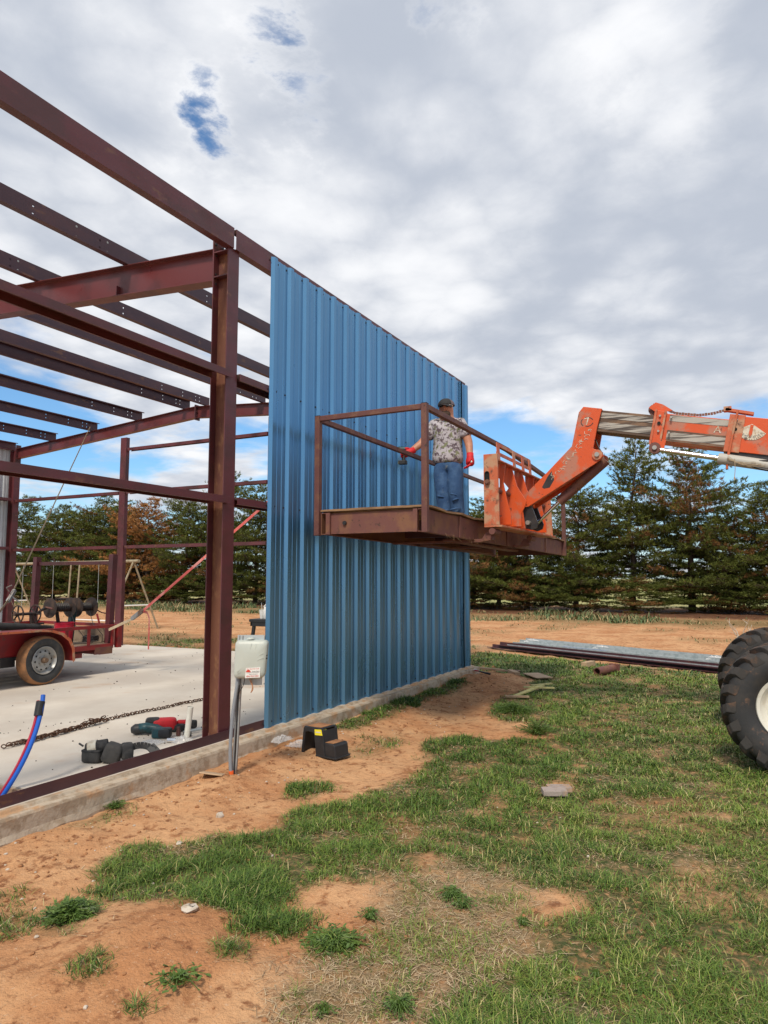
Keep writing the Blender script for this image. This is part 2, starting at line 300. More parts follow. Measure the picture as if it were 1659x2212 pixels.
TURF = [  # (outline surveyed from the photo, density)
    ([(215, 1925), (240, 1880), (300, 1845), (400, 1850), (440, 1815), (560, 1800), (620, 1775), (650, 1740), (720, 1722), (860, 1692), (900, 1650), (935, 1600), (960, 1578), (1060, 1592), (1165, 1590), (1150, 1550), (1070, 1545), (1050, 1515), (1130, 1490), (1175, 1470), (1100, 1462), (1010, 1435), (1010, 1405), (1200, 1420), (1659, 1475), (2300, 1600), (2600, 2300), (1700, 2600), (850, 2300), (860, 2180), (930, 2125), (1000, 2092), (1130, 2080), (1165, 2000), (1130, 1945), (1060, 1905), (990, 1880), (930, 1862), (860, 1880), (800, 1915), (700, 1950), (600, 1965), (520, 1985), (400, 1945), (330, 1922)], 1.),
    ([(92, 2010), (100, 1960), (150, 1948), (195, 1955), (190, 2000), (150, 2050), (100, 2045)], 1.), ([(-60, 1930), (40, 1925), (50, 1945), (0, 1960), (-60, 1960)], .7),
    ([(-80, 1975), (40, 1965), (85, 1985), (60, 2020), (0, 2030), (-80, 2040)], .9), ([(510, 2010), (560, 1985), (640, 1975), (670, 2000), (640, 2030), (580, 2040), (520, 2030)], 1.),
    ([(640, 2040), (690, 2010), (760, 2005), (795, 2035), (770, 2070), (700, 2090), (650, 2080)], .75), ([(470, 2065), (510, 2050), (545, 2070), (530, 2095), (480, 2095)], .9),
    ([(155, 2125), (200, 2105), (238, 2120), (220, 2150), (170, 2150)], .8), ([(130, 1790), (190, 1765), (285, 1745), (280, 1765), (220, 1790), (150, 1802)], .45),
    ([(608, 1715), (640, 1692), (705, 1690), (722, 1705), (690, 1728), (620, 1732)], .8), ([(672, 1595), (720, 1562), (800, 1530), (900, 1497), (960, 1480), (1015, 1490), (960, 1512), (880, 1532), (860, 1558), (760, 1588)], .9),
    ([(1050, 1545), (1060, 1520), (1120, 1510), (1175, 1530), (1160, 1560), (1090, 1562)], .8), ([(740, 1625), (790, 1600), (870, 1585), (880, 1610), (820, 1635), (760, 1640)], .35)]
TURF = [([px_ground(*p) for p in P_], d) for P_, d in TURF]
THATCH = [px_ground(*p) for p in ((560, 2230), (640, 2120), (740, 2060), (780, 1990), (850, 1900), (950, 1850), (1080, 1880), (1180, 1960), (1200, 2060), (1080, 2110), (960, 2140), (880, 2230))]
TURF.append((THATCH, .52))
_OLD = [px_ground(*p) for p in ((560, 2230), (640, 2120), (740, 2060), (780, 1990), (850, 1900), (950, 1850), (1080, 1880), (1180, 1960), (1200, 2060), (1080, 2110), (960, 2140), (880, 2230))]
def turf(x, y):
    j = (fbm(x * 1.9, y * 1.9, 11) - .5) * .75 + (fbm(x * 7, y * 7, 12, 2) - .5) * .14
    d = np.zeros(x.shape)
    for P_, k in TURF:
        sc_ = 1. if len(P_) > 30 else .25
        d = np.maximum(d, np.clip((sdist(x, y, P_) + j * sc_) / .16 + .35, 0, 1) * k)
    big = fbm(x * .75, y * .75, 31, 4); small = fbm(x * 2.6, y * 2.6, 51, 3)
    rt_ = np.clip((-1.9 - y) / 1.2, 0, 1) * np.clip((x + 2.6) / 1.5, 0, 1)
    d *= np.clip(1.1 - np.clip((small - .56) * 6, 0, 1) * (.25 + .35 * rt_) - np.clip((big - .58) * 7, 0, 1) * (.1 + .35 * rt_), .15, 1)
    inf = (x > 7.2) & (y > -60)
    f = np.where((x > 7.2) & (x < 12.0), np.clip((fbm(x * .8, y * .8, 71) - .38) * 5, 0, 1) * .8, 0.)
    d = np.where((y > 1.2) & inf, f, d)
    d = np.where((x > 10.5) & (y > -8), d * np.clip((12.3 + fbm(x * .5, y * .5, 5) * 1.5 - x) / .8, 0, 1), d)
    far = np.clip((fbm(x * .6, y * .6, 75) - .55) * 5, 0, .35) * ((x > 13) & (x < 22)) + np.clip((x - 22.3) / 1.5, 0, 1) * .75 * (x < 29)
    d = np.maximum(d, np.where(x > 12.5, far, 0))
    slab = (x > -14) & (x < 6.75) & (y > -.26) & (y < 12.9)
    return np.where(slab, 0, d)
def gheight(x, y):
    z = -.2 + (fbm(x * .5, y * .5, 1) - .5) * .07 + (fbm(x * 2.2, y * 2.2, 2) - .5) * .055 + (fbm(x * 8, y * 8, 3, 4) - .5) * .036
    z = z + np.exp(-((y + .35) / .45) ** 2) * (.035 + .045 * np.clip((x + 1.5) / 2.5, 0, 1)) * ((x < 7) & (y > -3))
    for cx, cy, r, h in [(*px_ground(300, 2030), .42, .06), (*px_ground(120, 2130), .40, .06), (*px_ground(430, 2100), .3, .035), (*px_ground(500, 1700), .16, .04), (*px_ground(1040, 1480), .7, .07)]:
        z = z + h * np.exp(-((x - cx) ** 2 + (y - cy) ** 2) / r ** 2)
    z = z + .015 * np.sin((x * 1.0 + fbm(x * .3, y * .3, 9) * 2) * 4.2) * ((x > 12.5) & (x < 22))
    u = np.clip(-((x - 0) - 1e9), 0, 1)
    inslab = (x > -14) & (x < 6.6) & (y > -.05) & (y < 12.8)
    z = np.where(inslab, -.26, z)
    d = np.hypot(x, y); return np.where(d > 90, -.2, z)
def axis_pts(c, lo, hi, fine, far):
    a = list(np.arange(lo, hi, fine)); s = fine; p = hi
    while p < far: a.append(p); s *= 1.18; p += s
    s = fine; p = lo - fine; b = []
    while p > -far: b.append(p); s *= 1.18; p -= s
    return np.array(b[::-1] + a)
gx = axis_pts(0, -4.6, 9.5, .036, 3000); gy = axis_pts(0, -7.5, 1.2, .036, 3000)
GX, GY = np.meshgrid(gx, gy, indexing='ij'); GZ = gheight(GX, GY); nx, ny = GX.shape
gm = bpy.data.meshes.new('ground'); gm.vertices.add(nx * ny); gm.vertices.foreach_set('co', np.stack([GX, GY, GZ], -1).ravel())
ii = (np.arange(nx - 1)[:, None] * ny + np.arange(ny - 1)[None]).ravel(); q = np.stack([ii, ii + ny, ii + ny + 1, ii + 1], -1).ravel()
gm.loops.add(len(q)); gm.polygons.add(len(q) // 4); gm.loops.foreach_set('vertex_index', q.astype(np.int32)); gm.polygons.foreach_set('loop_start', np.arange(0, len(q), 4, dtype=np.int32)); gm.update()
gm.shade_smooth()
TU = turf(GX, GY); a = gm.attributes.new('turf', 'FLOAT', 'POINT'); a.data.foreach_set('value', TU.ravel().astype(np.float32))
th_ = np.clip((sdist(GX, GY, THATCH) + (fbm(GX * 3, GY * 3, 8) - .5) * .6) / .25 + .3, 0, 1); th_ = np.maximum(th_ * .8, ((GY < -3.2) & (GX < 9)) * np.clip((fbm(GX * 1.6, GY * 1.6, 41) - .45) * 5, 0, 1) * .7)
th_ = np.where((GX > 8) & (GX < 12.5) & (GY < 4), np.maximum(th_, np.clip((fbm(GX * 1.1, GY * 1.1, 43) - .4) * 4, 0, 1) * .8), th_)
a = gm.attributes.new('thatch', 'FLOAT', 'POINT'); a.data.foreach_set('value', th_.ravel().astype(np.float32))
go = bpy.data.objects.new('ground', gm); COL.objects.link(go); go['kind'] = 'structure'
m = bpy.data.materials.new('red_sandy_ground'); m.use_nodes = True; nt = m.node_tree; N = nt.nodes; L = nt.links; b = N['Principled BSDF']; b.inputs['Roughness'].default_value = .95; b.inputs['Specular IOR Level'].default_value = .15
def gmix(f, A, B):
    n = N.new('ShaderNodeMix'); n.data_type = 'RGBA'
    if isinstance(f, float): n.inputs[0].default_value = f
    else: L.new(f, n.inputs[0])
    for i, x in ((6, A), (7, B)):
        if isinstance(x, tuple): n.inputs[i].default_value = (*x, 1)
        else: L.new(x, n.inputs[i])
    return n.outputs[2]
def gno(s, d=6, vec=None):
    n = N.new('ShaderNodeTexNoise'); L.new(vec or gt.outputs['Object'], n.inputs['Vector']); n.inputs['Scale'].default_value = s; n.inputs['Detail'].default_value = d; n.inputs['Roughness'].default_value = .62; return n.outputs['Fac']
def grm(f, a_, b_):
    n = N.new('ShaderNodeMapRange'); n.interpolation_type = 'SMOOTHSTEP'; L.new(f, n.inputs[0]); n.inputs[1].default_value = a_; n.inputs[2].default_value = b_; return n.outputs[0]
def gma(op, A, B):
    n = N.new('ShaderNodeMath'); n.operation = op
    for i, x in ((0, A), (1, B)):
        if isinstance(x, (int, float)): n.inputs[i].default_value = x
        else: L.new(x, n.inputs[i])
    return n.outputs[0]
gt = N.new('ShaderNodeTexCoord'); sx = N.new('ShaderNodeSeparateXYZ'); L.new(gt.outputs['Object'], sx.inputs[0])
dirt = gmix(grm(gno(1.1), .38, .66), (.60, .34, .175), (.46, .215, .098))
dirt = gmix(grm(gno(5, 8), .54, .66), dirt, (.36, .165, .075))
dirt = gmix(grm(gno(13, 8), .54, .68), dirt, (.25, .105, .048))
dirt = gmix(grm(gno(60, 4), .60, .72), dirt, (.58, .37, .23))
at1 = N.new('ShaderNodeAttribute'); at1.attribute_name = 'turf'; at2 = N.new('ShaderNodeAttribute'); at2.attribute_name = 'thatch'
thc = gmix(grm(gno(90, 5), .4, .62), (.27, .175, .10), (.46, .36, .235))
c_ = gmix(gma('MULTIPLY', at2.outputs['Fac'], grm(gno(14, 8), .30, .60)), dirt, thc)
grc = gmix(grm(gno(30, 6), .35, .65), (.055, .075, .025), (.155, .125, .058))
c_ = gmix(gma('MULTIPLY', at1.outputs['Fac'], grm(gno(22, 8), .22, .55)), c_, grc)
litter = gma('MULTIPLY', grm(sx.outputs[0], 27.0, 29.5), gma('SUBTRACT', 1.0, grm(sx.outputs[0], 37.0, 40.0)))
c_ = gmix(litter, c_, gmix(grm(gno(3), .4, .6), (.10, .045, .025), (.17, .08, .04)))
c_ = gmix(grm(sx.outputs[0], 38., 42.), c_, gmix(grm(gno(.06), .4, .6), (.42, .37, .17), (.28, .30, .11)))
L.new(c_, b.inputs['Base Color'])
bp = N.new('ShaderNodeBump'); bp.inputs['Distance'].default_value = .034; bp.inputs['Strength'].default_value = .9; L.new(gma('ADD', gno(16, 8), gma('MULTIPLY', gno(75, 3), .35)), bp.inputs['Height']); L.new(bp.outputs[0], b.inputs['Normal'])
gm.materials.append(m)

# slab with the little plumbing trench left open
mb = MB(); xs = [-9., -2.55, -1.93, 6.62]; ys = [-.05, .14, .62, 12.85]
for i in range(3):
    for j in range(3):
        if (i, j) == (1, 1): continue
        mb.add([(xs[i], ys[j], 0), (xs[i + 1], ys[j], 0), (xs[i + 1], ys[j + 1], 0), (xs[i], ys[j + 1], 0)], [(0, 1, 2, 3)])
def ring(x0, y0, x1, y1, z0, z1):
    mb.add([(x0, y0, z0), (x1, y0, z0), (x1, y1, z0), (x0, y1, z0), (x0, y0, z1), (x1, y0, z1), (x1, y1, z1), (x0, y1, z1)], [(0, 1, 5, 4), (1, 2, 6, 5), (2, 3, 7, 6), (3, 0, 4, 7)])
ring(xs[1], ys[1], xs[2], ys[2], -.25, 0); ring(xs[0], ys[0], xs[3], ys[3], -.3, 0)
slab = obj('concrete_slab', mb, mConc, kind='structure')
# edge kerb outside the sill, built as a rough strip
mb = MB(); n = 420; prev = None
for i in range(n + 1):
    x = -9 + (15.62) * i / n; r = random.Random(i); j = lambda a: (r.random() - .5) * a
    w_ = lambda f, s_: float(fbm(np.array([x * f]), np.array([s_]), 77)[0] - .5)
    row = [(x, -.05, -.001), (x, -.092, -.003), (x, -.104 + .006 * w_(3, 1.), -.020), (x, -.150 + .01 * w_(2, 2.), -.024), (x, -.158 + .01 * w_(2, 2.), -.012 + .006 * w_(5, 3.)), (x, -.196 + .012 * w_(2, 5.), -.016 + .008 * w_(5, 3.)), (x, -.205 + .014 * w_(2, 5.), -.034 + .006 * w_(4, 4.)), (x, -.208 + .02 * w_(3, 6.), -.13), (x, -.222 + .03 * w_(4, 8.), -.17 + .05 * w_(6, 9.)), (x, -.2, -.34)]
    k = len(mb.v); mb.v += row
    if i: mb.f += [(k - 10 + a, k - 9 + a, k + 1 + a, k + a) for a in range(9)]
mb.f.append(tuple(range(10))); mb.f.append(tuple(range(len(mb.v) - 10, len(mb.v))))
obj('concrete_edge', mb, mConcE, parent=slab)
for o in (slab,): pass
mb = MB()                                               # wooden form boards lining the trench
mb.box((-2.55, .60, -.2), (-1.93, .617, -.012)); mb.box((-1.955, .145, -.2), (-1.933, .60, -.012))
one('trench_form_boards', mb, mWoodP, 'raw timber boards lining the small open hole in the slab at the lower left', 'boards')

# ---------------------------------------------------------------- steel building
B = thing('steel_building', (0, 0, 0), 'unfinished metal building of dark red steel frame with one wall sheeted in blue ribbed metal', 'building')
def column(x, y, h, d=.2, w=.17, web=mRustWeb, far=False, inward=1):
    mb = MB(); t = .011
    mb.box((x - w / 2, y, 0), (x + w / 2, y + inward * t, h)); mb.box((x - w / 2, y + inward * (d - t), 0), (x + w / 2, y + inward * d, h))
    c = obj('column', mb, mPrimer, B, bevel=.0015)
    mb = MB().box((x - .004, y + inward * (t + .0005), 0), (x + .004, y + inward * (d - t - .0005), h)); obj('web', mb, web, c)
    mb = MB().box((x - .10, y - inward * .01, .0), (x + .10, y + inward * (d + .01), .014)); obj('base_plate', mb, mPrimer, c)
    if not far:
        mb = MB()
        for dx_ in (-.05, .05):
            for yy in (.06, .14): mb.cyl((x + dx_, y + yy, .014), (x + dx_, y + yy, .055), .011, 8); mb.cyl((x + dx_, y + yy, .014), (x + dx_, y + yy, .03), .02, 6)
        obj('anchor_bolt', mb, mRust, c, kind='stuff')
        [obj('stiffener', MB().box((x - w / 2 + .002, y + t + .001, zz), (x - .005, y + d - t - .001, zz + .012)), mPrimer, c) for zz in (4.60, 4.86)]
    return c
column(0, 0, 4.90)
column(0, 12.6, 4.87, inward=-1, far=True, web=mPrimer)
FX = 6.42
column(FX, 0, 4.9, far=True); column(FX, 12.6, 4.87, inward=-1, far=True, web=mPrimer)
for yy, hh in ((4.2, 4.9), (8.5, 4.85)):
    mb = MB().extr(Cp(.19, .10, .008, .02), (FX - .05, yy - .09, 0), (FX - .05, yy - .09, hh), X_, Y_); obj('column', mb, mPrimer, B, bevel=.001)
def rafter_z(y): return 4.90 + .073 * min(y, 12.6 - y)
def rafter(x, d, w, mat):
    for a, c in ((.2, 6.295), (12.4, 6.305)):
        mb = MB(); p0, p1 = Vector((x, a, rafter_z(a) - d)), Vector((x, c, rafter_z(c) - d)); mb.extr(Ip(d, w), p0, p1, X_, Z_)
        r = obj('rafter', mb, mat, B, bevel=.0012)
        mb = MB().bar(p0 + Vector((0, .004 if a < 6 else -.004, -.06)), p0 + Vector((0, .004 if a < 6 else -.004, d + .10)), w + .01, .012, up=(0, 1, 0)); obj('end_plate', mb, mPrimer, r)
        mb = MB()
        for dx_ in (-.05, .05):
            for k in (-.03, .07, d - .07, d + .05): mb.cyl(p0 + Vector((dx_, -.016, k)), p0 + Vector((dx_, .0, k)), .014, 6)
        obj('bolts', mb, mDarkBolt, r, kind='stuff')
        if x == 0 and a < 6:
            mb = MB().poly([(x - .05, 1.62, rafter_z(1.62) - d + .012), (x - .05, 1.62, rafter_z(1.62) - d + .13), (x - .005, 1.62, rafter_z(1.62) - d + .13), (x - .005, 1.62, rafter_z(1.62) - d + .012)], (0, 1, 0), .008); obj('clip', mb, mPrimer, r)
    mb = MB().box((x - w / 2 - .01, 6.285, rafter_z(6.3) - d - .05), (x + w / 2 + .01, 6.315, rafter_z(6.3) + .03))
    for k in (.04, .14, .24): mb.cyl((x - w / 2 + .03, 6.26, rafter_z(6.3) - d + k), (x - w / 2 + .03, 6.34, rafter_z(6.3) - d + k), .014, 6)
    obj('ridge_plate', mb, mPrimerD, B)
rafter(0, .34, .15, mRafter); rafter(FX, .26, .13, mRafter)
def web_holes(mb, x0, x1, z0, z1, y, t, holes):       # plate in the xz plane with square holes cut through
    hs = .0095; X = sorted({x0, x1, *[h[0] - hs for h in holes], *[h[0] + hs for h in holes]}); Z = sorted({z0, z1, *[h[1] - hs for h in holes], *[h[1] + hs for h in holes]})
    for i in range(len(X) - 1):
        for j in range(len(Z) - 1):
            cx, cz = (X[i] + X[i + 1]) / 2, (Z[j] + Z[j + 1]) / 2
            if any(abs(cx - h[0]) < hs and abs(cz - h[1]) < hs for h in holes): continue
            for yy in (y, y + t): mb.add([(X[i], yy, Z[j]), (X[i + 1], yy, Z[j]), (X[i + 1], yy, Z[j + 1]), (X[i], yy, Z[j + 1])], [(0, 1, 2, 3)])
def purlin(x0, x1, y, z, sgn, mat, holes_at, bolts=()):
    H, F, t = .2, .068, .004; mb = MB()
    web_holes(mb, x0, x1, z, z + H, y, t, [(x, z + dz_) for x in holes_at for dz_ in (.06, .14)])
    mb.box((x0, y, z + H), (x1, y + sgn * F, z + H + t)); mb.box((x0, y + t, z - t), (x1, y - sgn * F, z))
    mb.box((x0, y + sgn * F, z + H - .018), (x1, y + sgn * (F - .003), z + H)); mb.box((x0, y - sgn * F, z), (x1, y - sgn * (F - .003), z + .018))
    o = obj('purlin', mb, mat, B)
    if bolts:
        mb = MB()
        for x in bolts:
            for dz_ in (.045, .155): mb.cyl((x, y - .010, z + dz_), (x, y - .001, z + dz_), .013, 6)
        obj('bolts', mb, mBolt, o, kind='stuff')
    return o
for i, y in enumerate((1.5, 3.0, 4.5, 6.05, 6.62, 8.1, 9.6, 11.1)):
    z = rafter_z(y) + .006; left = y > 6.3; mt = mPrimerD
    purlin(-6.42, .62, y, z, -1 if left else 1, mt, (.55, -.4, -1.2), ())
    purlin(-.75, FX + .12, y + .009, z + .004, -1 if left else 1, mt, (5.1, 5.7, 6.1, 6.22, .9) if i > 1 else (.9, 1.3), (-.7, -.3, .3) if i < 2 else ())
# eave struts and girts of the long wall
def eave(x0, x1, y, s):
    mb = MB().extr(Cp(.215, .085, .005, .02), (x0, y, 4.885), (x1, y, 4.885), Y_ * s, Z_); return obj('eave_strut', mb, mPrimer, B, bevel=.001)
eave(-6.42, -.035, -.030, 1); eave(.0, FX + .1, -.030, 1); eave(-.6, FX + .08, 12.63, -1)
def girt_x(x0, x1, y, z, s=1, ext=0):
    mb = MB().extr(Cp(.2, .07, .005, .016), (x0, y, z), (x1, y, z), -Z_, Y_ * s)
    if ext: mb.box((x1, y, z - .07), (x1 + ext, y + .005, z))
    return obj('girt', mb, mPrimer, B, bevel=.0008)
for z in (3.61, 2.345):
    girt_x(-6.42, -.10, -.030, z, ext=.085); girt_x(.10, FX - .1, -.030, z); girt_x(-.5, FX - .1, 12.63, z, -1)
def girt_y(y0, y1, x, z):
    mb = MB().extr(Cp(.12, .07, .005, .014), (x, y0, z), (x, y1, z), -Z_, X_); return obj('girt', mb, mPrimer, B, bevel=.0008)
for z in (3.58, 2.30):
    for a, c in ((.2, 4.08), (4.33, 8.38), (8.63, 12.38)): girt_y(a, c, FX - .04, z)
for a, c in ((.2, 4.08), (4.33, 8.38)): girt_y(a, c, FX - .04, 4.60)
mb = MB().extr([(0, 0), (.075, 0), (.075, .005), (.005, .005), (.005, .085), (0, .085)], (-9, -.03, .001), (.09 - .18, -.03, .001), Y_, Z_)
mb.extr([(0, 0), (.075, 0), (.075, .005), (.005, .005), (.005, .085), (0, .085)], (.09, -.03, .001), (FX + .05, -.03, .001), Y_, Z_)
mb.box((-.09, -.03, .001), (.09, -.025, .086)); obj('base_angle', mb, mPrimerD, B)
# sheeting
def sheet_profile(n, pitch, out):                      # ribs of a trapezoid sheet, ending on an overlapping rib
    p = []
    for k in range(n):
        x = k * pitch
        p += [(x - .052, 0), (x - .026, out), (x + .026, out), (x + .052, 0), (x + .095, 0), (x + .103, .006), (x + .118, .006), (x + .126, 0), (x + .184, 0), (x + .192, .006), (x + .207, .006), (x + .215, 0)]
    x = n * pitch; p += [(x - .052, 0), (x - .026, out), (x + .026, out), (x + .052, 0)]
    return p
def sheet(x0, n, y, s, z0, z1, pitch, mat, out=.034, lift=0., label=None, screws=True):
    p = sheet_profile(n, pitch, out); mb = MB(); k = len(p); t = .0012
    zs = [z0, z1]
    for z in zs: mb.v += [(x0 + a, y - s * (b_ + lift), z) for a, b_ in p]
    for z in zs: mb.v += [(x0 + a, y - s * (b_ + lift - t), z) for a, b_ in p]
    mb.f += [(i, i + 1, k + i + 1, k + i) for i in range(k - 1)] + [(2 * k + i, 3 * k + i, 3 * k + i + 1, 2 * k + i + 1) for i in range(k - 1)]
    mb.f += [(i, 2 * k + i, 2 * k + i + 1, i + 1) for i in range(k - 1)] + [(k + i, k + i + 1, 3 * k + i + 1, 3 * k + i) for i in range(k - 1)] + [(0, k, 3 * k, 2 * k), (k - 1, 3 * k - 1, 4 * k - 1, 2 * k - 1)]
    o = obj('wall_panel', mb, mat, B, label=label)
    if screws:
        mb = MB()
        for i in range(n):
            for zz in (.05, 2.31, 3.57, z1 - .045):
                for dx_ in ((-.072,) if i else (-.072, .072)):
                    x = x0 + i * pitch + dx_; mb.cyl((x, y - s * (lift + .0005), zz), (x, y - s * (lift + .004), zz), .011, 8); mb.cyl((x, y - s * (lift + .004), zz), (x, y - s * (lift + .010), zz), .0065, 6)
        obj('screws', mb, mDarkBolt, o, kind='stuff')
    return o
PI_ = .3104
for k in range(6): sheet(.64 + 3 * k * PI_, 3, -.0315, 1, -.02, 5.055, PI_, mBlue, lift=.0015 * (k % 2))
sheet(.64 + 18 * PI_, 1, -.0315, 1, -.02, 5.055, PI_ * .9, mBlue, lift=.0015)
mb = MB().box((FX + .10, -.062, -.02), (FX + .14, -.058, 5.06)).box((FX + .136, -.058, -.02), (FX + .14, .08, 5.06)); obj('corner_trim', mb, mBlue, B)
for k in range(4): sheet(2.75 + 3 * k * PI_, 3, 12.6315, -1, -.02, 5.0, PI_, mWhiteM, lift=.0015 * (k % 2), screws=False, label='pale grey wall panel seen from inside')

def text(name, body, size, mat, loc, right, up, parent, ext=.0006, spacing=1.):
    c = bpy.data.curves.new('t', 'FONT'); c.body = body; c.size = size; c.extrude = ext; c.resolution_u = 3; c.align_x = 'CENTER'; c.align_y = 'CENTER'; c.space_character = spacing
    t = bpy.data.objects.new('t', c); COL.objects.link(t); dg = bpy.context.evaluated_depsgraph_get(); dg.update()
    me = bpy.data.meshes.new_from_object(t.evaluated_get(dg)); bpy.data.objects.remove(t)
    right, up = Vector(right).normalized(), Vector(up).normalized(); nrm = right.cross(up)
    o0 = ORG.get(parent.name, Vector()); m4 = Matrix((right, up, nrm)).transposed().to_4x4(); m4.translation = Vector(loc) - o0; me.transform(m4)
    me.materials.clear(); me.materials.append(mat); me.name = name
    o = bpy.data.objects.new(name, me); COL.objects.link(o); o.parent = parent; ORG[o.name] = o0; return o

# ---------------------------------------------------------------- work platform
PU0, PU1, PVN, PVF = 1.0, 6.88, -1.68, -.40
PT = lambda u, z: z - .012 * (u - PU0)                 # it hangs slightly nose down
WP = thing('work_platform', (PU0, PVN, 2.0), 'rusty steel man platform with tube railing, held up beside the blue wall', 'platform')
def pbar(name, a, c, w, h, mat, up=(0, 0, 1), bevel=.002):
    a = Vector(a); c = Vector(c); a.z = PT(a.x, a.z); c.z = PT(c.x, c.z); return obj(name, MB().bar(a, c, w, h, up), mat, WP, bevel=bevel)
BZ0, BZ1 = 2.01, 2.245; BM = (BZ0 + BZ1) / 2
def beam(y, s):
    mb = MB(); mb.extr(Cp(BZ1 - BZ0, .06, .008, .012), (PU0 + .02, y, BZ0), (PU1, y, PT(PU1, BZ0)), Y_ * s, Z_); return obj('side_beam', mb, mRust, WP, bevel=.002)
beam(PVN + .03, 1); beam(PVF - .03, -1)
pbar('end_beam', (PU0 + .05, PVN + .13, BM), (PU0 + .05, PVF - .13, BM), .012, BZ1 - BZ0 - .01, mRust)
for yy in (PVN + .12, PVF - .12): pbar('gusset', (PU0 + .035, yy, BZ0), (PU0 + .035, yy, BZ1), .05, .05, mRust, up=(0, 1, 0))
pbar('end_beam', (PU1 - .03, PVN + .10, BM), (PU1 - .03, PVF - .10, BM), .012, BZ1 - BZ0 - .01, mRust)
for u in (2.0, 3.0, 4.0, 5.0, 6.0): pbar('joist', (u, PVN + .1, BM + .03), (u, PVF - .1, BM + .03), .05, .13, mPrimerD)
mb = MB().bar((2.35, PVN + .3, 1.99), (4.9, PVN + .3, 1.95), .16, .02); obj('fork_pocket', mb, mRust, WP)
mb = MB().bar((3.3, PVF - .25, 1.99), (5.9, PVF - .25, 1.95), .16, .02); obj('fork_pocket', mb, mRust, WP)
for u, w in ((2.02, .07), (3.75, .05), (5.75, .06)):
    pbar('weld_plate', (u, PVN + .022, BZ0 - .003), (u, PVN + .022, BZ1 + .004), w, .014, mRust, up=(0, 1, 0))
for k in range(3):
    a, c = PU0 + .01 + k * 1.96, PU0 - .004 + (k + 1) * 1.96; z = BZ1 + .012; mb = MB(); r = random.Random(k)
    n = 14; top = []
    for i in range(n + 1):
        u = a + (c - a) * i / n; w = .009 * math.sin(i * 1.1 + k) + r.uniform(-.003, .003)
        top.append([(u, PVN + .0 + r.uniform(-.012, .004), PT(u, z) + w), (u, (PVN + PVF) / 2, PT(u, z) + w * .3 + .004), (u, PVF - .01, PT(u, z))])
    for i in range(n):
        for j in range(2):
            q = [top[i][j], top[i + 1][j], top[i + 1][j + 1], top[i][j + 1]]; mb.add(q + [(p[0], p[1], p[2] + .022) for p in q], [(3, 2, 1, 0), (4, 5, 6, 7), (0, 1, 5, 4), (1, 2, 6, 5), (2, 3, 7, 6), (3, 0, 4, 7)])
    obj('deck_board', mb, mPly, WP)
RT0 = 3.315
for (u, y, zb, zt) in ((PU0 + .0, PVN - .0, 2.0, RT0), (PU0 + .0, PVF, 2.0, RT0), (PU1 + .02, PVN, 2.0, 3.22), (PU1 + .02, PVF, 2.0, 3.22)):
    o = pbar('post', (u, y, zb), (u, y, zt), .062, .062, mRail, up=(0, 1, 0), bevel=.004)
pbar('top_rail', (PU0 + .034, PVN, RT0 - .03), (3.72, PVN, RT0 - .005), .055, .055, mRail, bevel=.004)
pbar('top_rail', (3.72, PVN, RT0 - .005), (PU1 - .01, PVN, 3.17), .055, .055, mRail, bevel=.004)
pbar('top_rail', (PU0, PVN + .034, RT0 - .03), (PU0, PVF - .034, RT0 - .03), .055, .055, mRail, bevel=.004)
pbar('top_rail', (PU0 + .034, PVF, RT0 - .035), (PU1 - .01, PVF, RT0 - .02), .055, .055, mRail, bevel=.004)
pbar('top_rail', (PU1 + .02, PVN + .034, 3.16), (PU1 + .02, PVF - .034, 3.16), .05, .05, mRail, bevel=.004)
for y in (PVN, PVF):
    mb = MB().box((PU0 - .032, y - .032, RT0 + .001), (PU0 + .032, y + .032, RT0 + .004)); obj('end_cap', mb, mBlackS, WP)
mb = MB().cyl((PU0 + .02, PVF - .32, 2.13), (PU0 + .04, PVF - .32, 2.13), .022, 12); obj('bolt_eye', mb, mBlackS, WP)
r = random.Random(4); mb = MB()
for i in range(26):
    u = 2.0 + r.uniform(-.5, .6); z = PT(u, BZ0) - r.uniform(0, .05); mb.tube([(u, PVN + r.uniform(0, .02), z + .03), (u + r.uniform(-.04, .04), PVN - .01, z), (u + r.uniform(-.07, .07), PVN - .01, z - r.uniform(0, .03))], .0012, 3)
obj('dry_grass_bits', mb, mStraw, WP, kind='stuff')

# ---------------------------------------------------------------- telehandler
TH = thing('telehandler', (2.9, -4.85, -.2), 'weathered orange telescopic handler holding the steel platform on its raised boom', 'telehandler')
UB, UW = 3.25, .36
def plate(name, pts, u, th, mat, bevel=.003, parent=None, **k): return obj(name, MB().poly([(u, a, z) for a, z in pts], (1, 0, 0), th), mat, parent or TH, bevel=bevel, **k)
NECK = [(-2.809, 3.643), (-3.029, 3.595), (-2.962, 3.353), (-2.912, 3.112), (-2.966, 3.09), (-3.02, 3.058), (-3.03, 3.012), (-2.996, 2.969), (-2.918, 2.918), (-2.094, 2.439), (-2.071, 2.455), (-2.066, 2.543), (-2.11, 2.647), (-2.255, 2.779), (-2.339, 2.856), (-2.656, 3.163), (-2.751, 3.577)]
nk = plate('boom_neck', NECK, UB, .03, mOrange)
plate('neck_plate', NECK, UB + UW - .03, .03, mOrange, parent=nk)
mb = MB()
for a, c in ((0, 1), (15, 16), (14, 15), (12, 14), (8, 9)):
    p, q = NECK[a], NECK[c]; mb.bar((UB + UW / 2, p[0], p[1] - (.012 if a != 8 else -.05)), (UB + UW / 2, q[0], q[1] - (.012 if a != 8 else -.05)), UW - .062, .012)
obj('neck_web', mb, mOrange, nk, kind='stuff')
